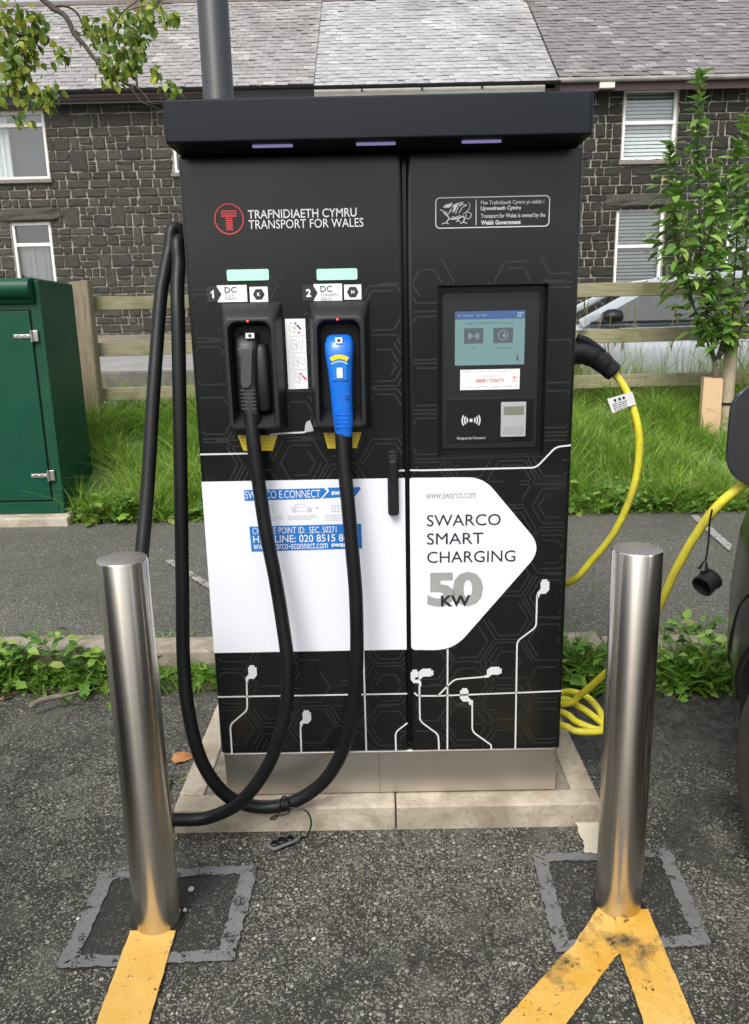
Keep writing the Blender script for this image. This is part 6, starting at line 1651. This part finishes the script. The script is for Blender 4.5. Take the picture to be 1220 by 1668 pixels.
def scatter_leaves(parent, jobs, meshes, limit, mat_attr, seed):
    q = random.Random(seed); jobs = list(jobs); q.shuffle(jobs); jobs.sort(key=lambda j: j[0].y)
    for p, d, r_, s_ in jobs[:limit]:
        o = bpy.data.objects.new('leaf', meshes[q.randrange(len(meshes))]); C.objects.link(o); o.parent = parent
        o.matrix_parent_inverse = Matrix.Translation(-Vector(parent.location)); place(o, p, d, r_, s_)
    if jobs[limit:]:
        mb = MB(); tint = []
        for p, d, r_, s_ in jobs[limit:]:
            me = meshes[q.randrange(len(meshes))]; qt = d.normalized().to_track_quat('Y', 'Z') @ Matrix.Rotation(r_, 3, 'Y').to_quaternion(); i = len(mb.v); tv = q.random()
            mb.v += [tuple(p + qt @ (v.co * s_)) for v in me.vertices]
            for f_ in me.polygons: mb.f.append(tuple(i + k for k in f_.vertices)); mb.m.append(0); tint.append(tv)
        tag(obj('foliage', mb, mat_attr, parent, smooth=True, tint=tint), kind='stuff')
LEAF_YA = leaf_mat('young_leaf_mass', [(0, (.075, .17, .028)), (.35, (.13, .27, .04)), (.7, (.21, .38, .06)), (1, (.36, .50, .11))], .30, True)
scatter_leaves(yt, leaf_jobs, YL, 300, LEAF_YA, 3)
stk = thing('tree_stake', 'round timber stake leaning beside the young tree', 'stake', (2.62, 3.98, 0.45))
mb = MB(); mb.tube([tuple((2.6025, 3.97, 0.468)), tuple((2.6066, 3.99, 0.9463)), tuple((2.6235, 4.02, 1.5179))], .047, 18); obj('post', mb, M_STAKE, stk, smooth=True)
mb = MB(); cst = Vector((2.6041, 3.975, 0.689)); mb.loops([[(cst.x + r_ * math.cos(R(k * 15)), cst.y + r_ * math.sin(R(k * 15)), cst.z + dz_) for k in range(24)] for dz_, r_ in ((-.008, .049), (-.008, .053), (.008, .053), (.008, .049))]); obj('tie', mb, M_RUB, stk)
tgd = thing('tree_guard', 'pale brown card tube round the foot of the young tree', 'tree guard', (2.47, 3.9, 0.45))
gA, gB, gC, gD = [Vector(p) for p in [(2.3706, 3.86, 0.8916), (2.5099, 3.86, 0.8801), (2.3715, 3.86, 0.4828), (2.5178, 3.86, 0.4708)]]
mb = MB()
def gl(a, b, k): w = b - a; return [a, b, b + Vector((.035, .10, 0)), a + Vector((.03, .12, 0))]
mb.loops([gl(gC, gD, 0), gl(gA, gB, 0)]); mb.loops([[p + (sum(gl(gC, gD, 0), Vector()) / 4 - p) * .07 for p in gl(gC, gD, 0)], [p + (sum(gl(gA, gB, 0), Vector()) / 4 - p) * .07 for p in gl(gA, gB, 0)]])
obj('tube', mb, M_GUARD, tgd)

# ---- branches of a bigger tree hanging into the picture at the top left
ot = thing('overhanging_tree', 'tree whose thin leafy branches hang in front of the slate roof', 'tree', (-3.4, 3.6, 0.5))
limb(ot, [(-3.4, 3.75, .3), (-3.38, 3.72, 1.6), (-3.3, 3.7, 2.8), (-3.1, 3.6, 3.9)], .11, .06, M_BARKD, 'trunk')
OB = [([(-3.1, 3.6, 3.9), (-2.6, 3.5, 3.75)] + [(-2.0175, 3.5, 3.2901), (-1.9736, 3.5, 3.2457), (-1.9056, 3.5, 3.2107), (-1.87, 3.5, 3.1559), (-1.8529, 3.5, 3.1046), (-1.7917, 3.5, 3.035), (-1.7521, 3.5, 2.9758), (-1.7142, 3.5, 2.9336), (-1.6395, 3.5, 2.8731), (-1.5856, 3.5, 2.8336), (-1.5419, 3.5, 2.8047), (-1.4921, 3.5, 2.8002), (-1.4866, 3.5, 2.8176), (-1.495, 3.52, 2.8759), (-1.5207, 3.55, 2.9481)], .020, .005),
      ([(-1.9807, 3.5, 3.2492), (-1.9033, 3.54, 3.2686), (-1.8486, 3.58, 3.2443), (-1.8273, 3.6, 3.189), (-1.7992, 3.6, 3.1261), (-1.751, 3.6, 3.0659), (-1.7257, 3.6, 3.0094)], .008, .003),
      ([(-1.5419, 3.5, 2.8047), (-1.4969, 3.5, 2.7476), (-1.4621, 3.5, 2.7046), (-1.4055, 3.5, 2.6858), (-1.3496, 3.5, 2.6563)], .005, .0015), ([(-1.4924, 3.5, 2.7967), (-1.4374, 3.48, 2.7412), (-1.4029, 3.48, 2.6947), (-1.3411, 3.48, 2.6935)], .004, .0015),
      ([(-3.3, 3.7, 2.8), (-3.0, 3.4, 3.1)] + [(-2.3361, 3.35, 3.2093), (-2.2364, 3.35, 3.1287), (-2.1876, 3.35, 3.0783), (-2.1359, 3.35, 3.0475), (-2.0475, 3.35, 3.0424), (-1.9665, 3.35, 3.0375), (-1.9573, 3.35, 3.0207), (-1.9914, 3.35, 2.9847)], .018, .004),
      ([(-2.2759, 3.35, 3.1098), (-2.2273, 3.3, 3.0198), (-2.1945, 3.3, 2.9333), (-2.1884, 3.3, 2.8666)], .007, .002), ([(-2.1359, 3.35, 3.0475), (-2.0962, 3.32, 2.9042), (-2.0823, 3.32, 2.8369), (-2.0728, 3.32, 2.7624)], .005, .002),
      ([(-1.7235, 3.6, 3.0304), (-1.6533, 3.6, 3.1474), (-1.5659, 3.6, 3.2491), (-1.4633, 3.6, 3.3154), (-1.3997, 3.6, 3.3821)], .006, .003), ([(-1.5659, 3.6, 3.2491), (-1.4087, 3.6, 3.2802), (-1.3062, 3.6, 3.2164)], .004, .0015), ([(-1.3411, 3.48, 2.6935), (-1.3299, 3.48, 2.8264), (-1.3493, 3.48, 2.8684)], .003, .001),
      ([(-1.9573, 3.35, 3.0207), (-1.9069, 3.35, 2.943), (-1.8616, 3.35, 2.9152)], .003, .001), ([(-2.0823, 3.32, 2.8369), (-2.0508, 3.32, 2.7281), (-1.9801, 3.32, 2.6926)], .003, .001), ([(-2.1884, 3.3, 2.8666), (-2.1844, 3.3, 2.7254), (-2.1698, 3.3, 2.6059)], .003, .001)]
for pts, a, b in OB: limb(ot, pts, a, b, M_BARKD)
OL = [leaf_mesh('leaf', LEAF_O, 1.0, .82, 4, .20, .45, 0, 40 + i) for i in range(4)]
q = random.Random(23); jobs = []
def cloud(cx, cy, rx, ry, n_, dep):
    for i in range(n_):
        a = q.uniform(0, 6.283); rr = math.sqrt(q.random())
        jobs.append((cx + rx * rr * math.cos(a), cy + ry * rr * math.sin(a), dep + q.uniform(-.22, .22)))
OC = Vector((-0.0182, -1.8464, 1.3032))
CL = [tuple(v) for v in (
[(-2.161, 3.35, 3.1404), (-2.0431, 3.35, 3.138), (-2.0821, 3.35, 3.0331), (-2.1754, 3.3, 2.9097), (-2.0311, 3.35, 3.0553), (-2.1123, 3.35, 2.9404), (-1.8891, 3.35, 2.9359), (-2.2172, 3.3, 2.7598), (-2.0508, 3.32, 2.7281), (-2.1637, 3.3, 2.5955), (-1.97, 3.32, 2.6514), (-1.9537, 3.32, 2.7261), (-1.6766, 3.55, 3.1313), (-1.7343, 3.6, 3.1144), (-1.6151, 3.55, 2.9744), (-1.512, 3.55, 3.0418), (-1.4402, 3.55, 3.195), (-1.3901, 3.6, 3.273), (-1.5519, 3.52, 2.9293), (-1.6647, 3.5, 2.8909), (-1.6105, 3.5, 2.855), (-1.2873, 3.55, 3.1919), (-1.2179, 3.55, 3.1973), (-1.3538, 3.48, 2.8616), (-1.2713, 3.48, 2.7903), (-1.5532, 3.6, 3.18), (-2.208, 3.3, 3.026), (-2.1418, 3.3, 2.8256), (-1.4803, 3.55, 3.093), (-1.7968, 3.6, 3.1849), (-1.643, 3.6, 3.2507), (-1.8488, 3.6, 3.134)])]
RAD = [.13, .10, .10, .12, .10, .12, .08, .12, .10, .06, .05, .07, .09, .08, .12, .12, .11, .10, .10, .08, .07, .05, .05, .06, .07, .09, .12, .09, .09, .05, .06, .05]
NUM = [22, 14, 14, 20, 14, 18, 9, 20, 13, 6, 4, 8, 13, 9, 20, 20, 18, 14, 14, 10, 8, 4, 4, 7, 8, 12, 18, 12, 12, 5, 7, 4]
for c, r_, n_ in zip(CL, RAD, NUM):
    for i in range(int(n_ * 2.5)):
        u_ = Vector((q.gauss(0, 1), q.gauss(0, 1), q.gauss(0, 1))).normalized() * r_ * q.random() ** .5
        a = q.uniform(0, 6.283)
        jobs.append((Vector(c) + u_, Vector((math.cos(a), math.sin(a), q.uniform(-1.6, -.1))), q.uniform(-.9, .9), q.uniform(.036, .060)))
LEAF_OA = leaf_mat('hanging_leaf_mass', [(0, (.09, .16, .03)), (.4, (.17, .27, .04)), (.7, (.32, .41, .06)), (1, (.50, .52, .08))], .45, True)
scatter_leaves(ot, jobs, OL, 300, LEAF_OA, 5)

# ---- small litter
dl_ = leaf_mesh('dead_leaf', pmat('dead_leaf_brown', (.42, .20, .06), (.30, .13, .04), scale=40, rough=.7), .075, .04, 5, .5, .5, .1, 3)
o = link('dead_leaf', dl_); tag(o, 'curled orange-brown dead leaf beside the concrete plinth', 'leaf'); place(o, (-0.6722, 0.2952, 0.012), (1, .25, .25), .6, .9)
o = link('dead_leaf', dl_); tag(o, 'small brown dead leaf by the kerb at the far left edge', 'leaf'); place(o, (-1.3984, 0.7175, 0.012), (.3, 1, .3), -.5, .7)
mb = MB(); mb.tube(smooth_path([(-1.2451, 0.6, 0.0415), (-1.2203, 0.62, 0.0517), (-1.1895, 0.64, 0.0549), (-1.1366, 0.66, 0.0556), (-1.0958, 0.68, 0.059)], 4), [.004, .010, .012, .011, .010, .010, .010, .010, .009, .009, .008, .008, .007, .006, .005, .004, .003], 8)
tag(obj('dead_stick', mb, pmat('grey_wood', (.22, .18, .14), (.12, .10, .08), scale=30, rough=.9, bmp=.6), smooth=True), 'broken grey stick lying under the kerb weeds', 'stick')
mb = MB(); tint = []
for i in range(420):
    if i < 200: x, y = q.uniform(-1.2, 1.1), q.uniform(-.75, .85)
    elif i < 300: x, y = q.uniform(-.6, .58), -.055 - abs(q.gauss(0, .02))
    else: x, y = q.choice((q.uniform(-1.6, -.6), q.uniform(.6, 1.2))), q.uniform(.35, .80)
    if px0 < x < px1 and py0 - .004 < y < py1: continue
    r_ = q.choice((q.uniform(.0012, .003), q.uniform(.002, .0045))); k0 = q.uniform(0, 6.28)
    base_ = [(x + r_ * q.uniform(.7, 1.3) * math.cos(k0 + k * 1.257), y + r_ * q.uniform(.7, 1.3) * math.sin(k0 + k * 1.257), .003) for k in range(5)]
    mb.loops([base_, [(x + (p[0] - x) * .5, y + (p[1] - y) * .5, .004 + r_ * q.uniform(.5, .9)) for p in base_]], False, True); tint += [q.random()] * 6
gm, gnt, gb, gout = nodes_of('grit_mat'); gnt.links.new(ramp(gnt, rand_val(gnt, True), [(0, (.05, .045, .04)), (.5, (.16, .14, .11)), (.8, (.35, .33, .29)), (1, (.28, .16, .07))]), gb.inputs['Base Color'])
tag(obj('loose_grit', mb, gm, None, tint=tint), kind='stuff')
M_PEB = pmat('pebble', (.62, .60, .55), (.45, .44, .41), scale=50, rough=.8)
for (x, y), s_, lab in (((-0.4813, -0.2734), .0075, 'larger white pebble on the dark patch right of the left bollard'), ((-0.4802, -0.3389), .005, 'small white pebble on the dark patch close to the left bollard foot'), ((-0.7175, -0.3602), .004, 'tiny white pebble on the grey band at the left'), ((-0.1774, -0.4307), .0045, 'white pebble on the open tarmac between the two patches')):
    bm = bmesh.new(); bmesh.ops.create_icosphere(bm, subdivisions=2, radius=s_); q = random.Random(int(x * 1000))
    for v in bm.verts: v.co *= q.uniform(.8, 1.15); v.co.z *= .7
    me = bpy.data.meshes.new('pebble'); bm.to_mesh(me); bm.free(); me.materials.append(M_PEB); o = link('pebble', me); o.location = (x, y, .010 + s_ * .3); tag(o, lab, 'stone')
mb = MB()
for i in range(3):
    mb.face([tuple(Vector((0.4936, -0.0154, 0.0)) + Vector((dx_, dy_, dz_))) for dx_, dy_, dz_ in ((-.002 + i * .003, -.004, 0), (.002 + i * .003, -.004, 0), (.006 * (i - 1) + .001, -.01 - .004 * i, .05 + .012 * i))])
tag(obj('grass_tuft', mb, LEAF_W), 'tiny grass tuft growing at the plinth edge', 'grass tuft')

# the car in the neighbouring bay, just outside the frame; the left bollard mirrors its flank
lc = copy_tree(dc); lc.location = (-2.02, -0.62, 0.0)
tag(lc, 'dark grey car in the left-hand bay, mirrored in the left bollard only', 'car')
for c_ in list(lc.children):
    if c_.name.split('.')[0] in ('charge_flap', 'flap_liner', 'charge_socket'): bpy.data.objects.remove(c_)
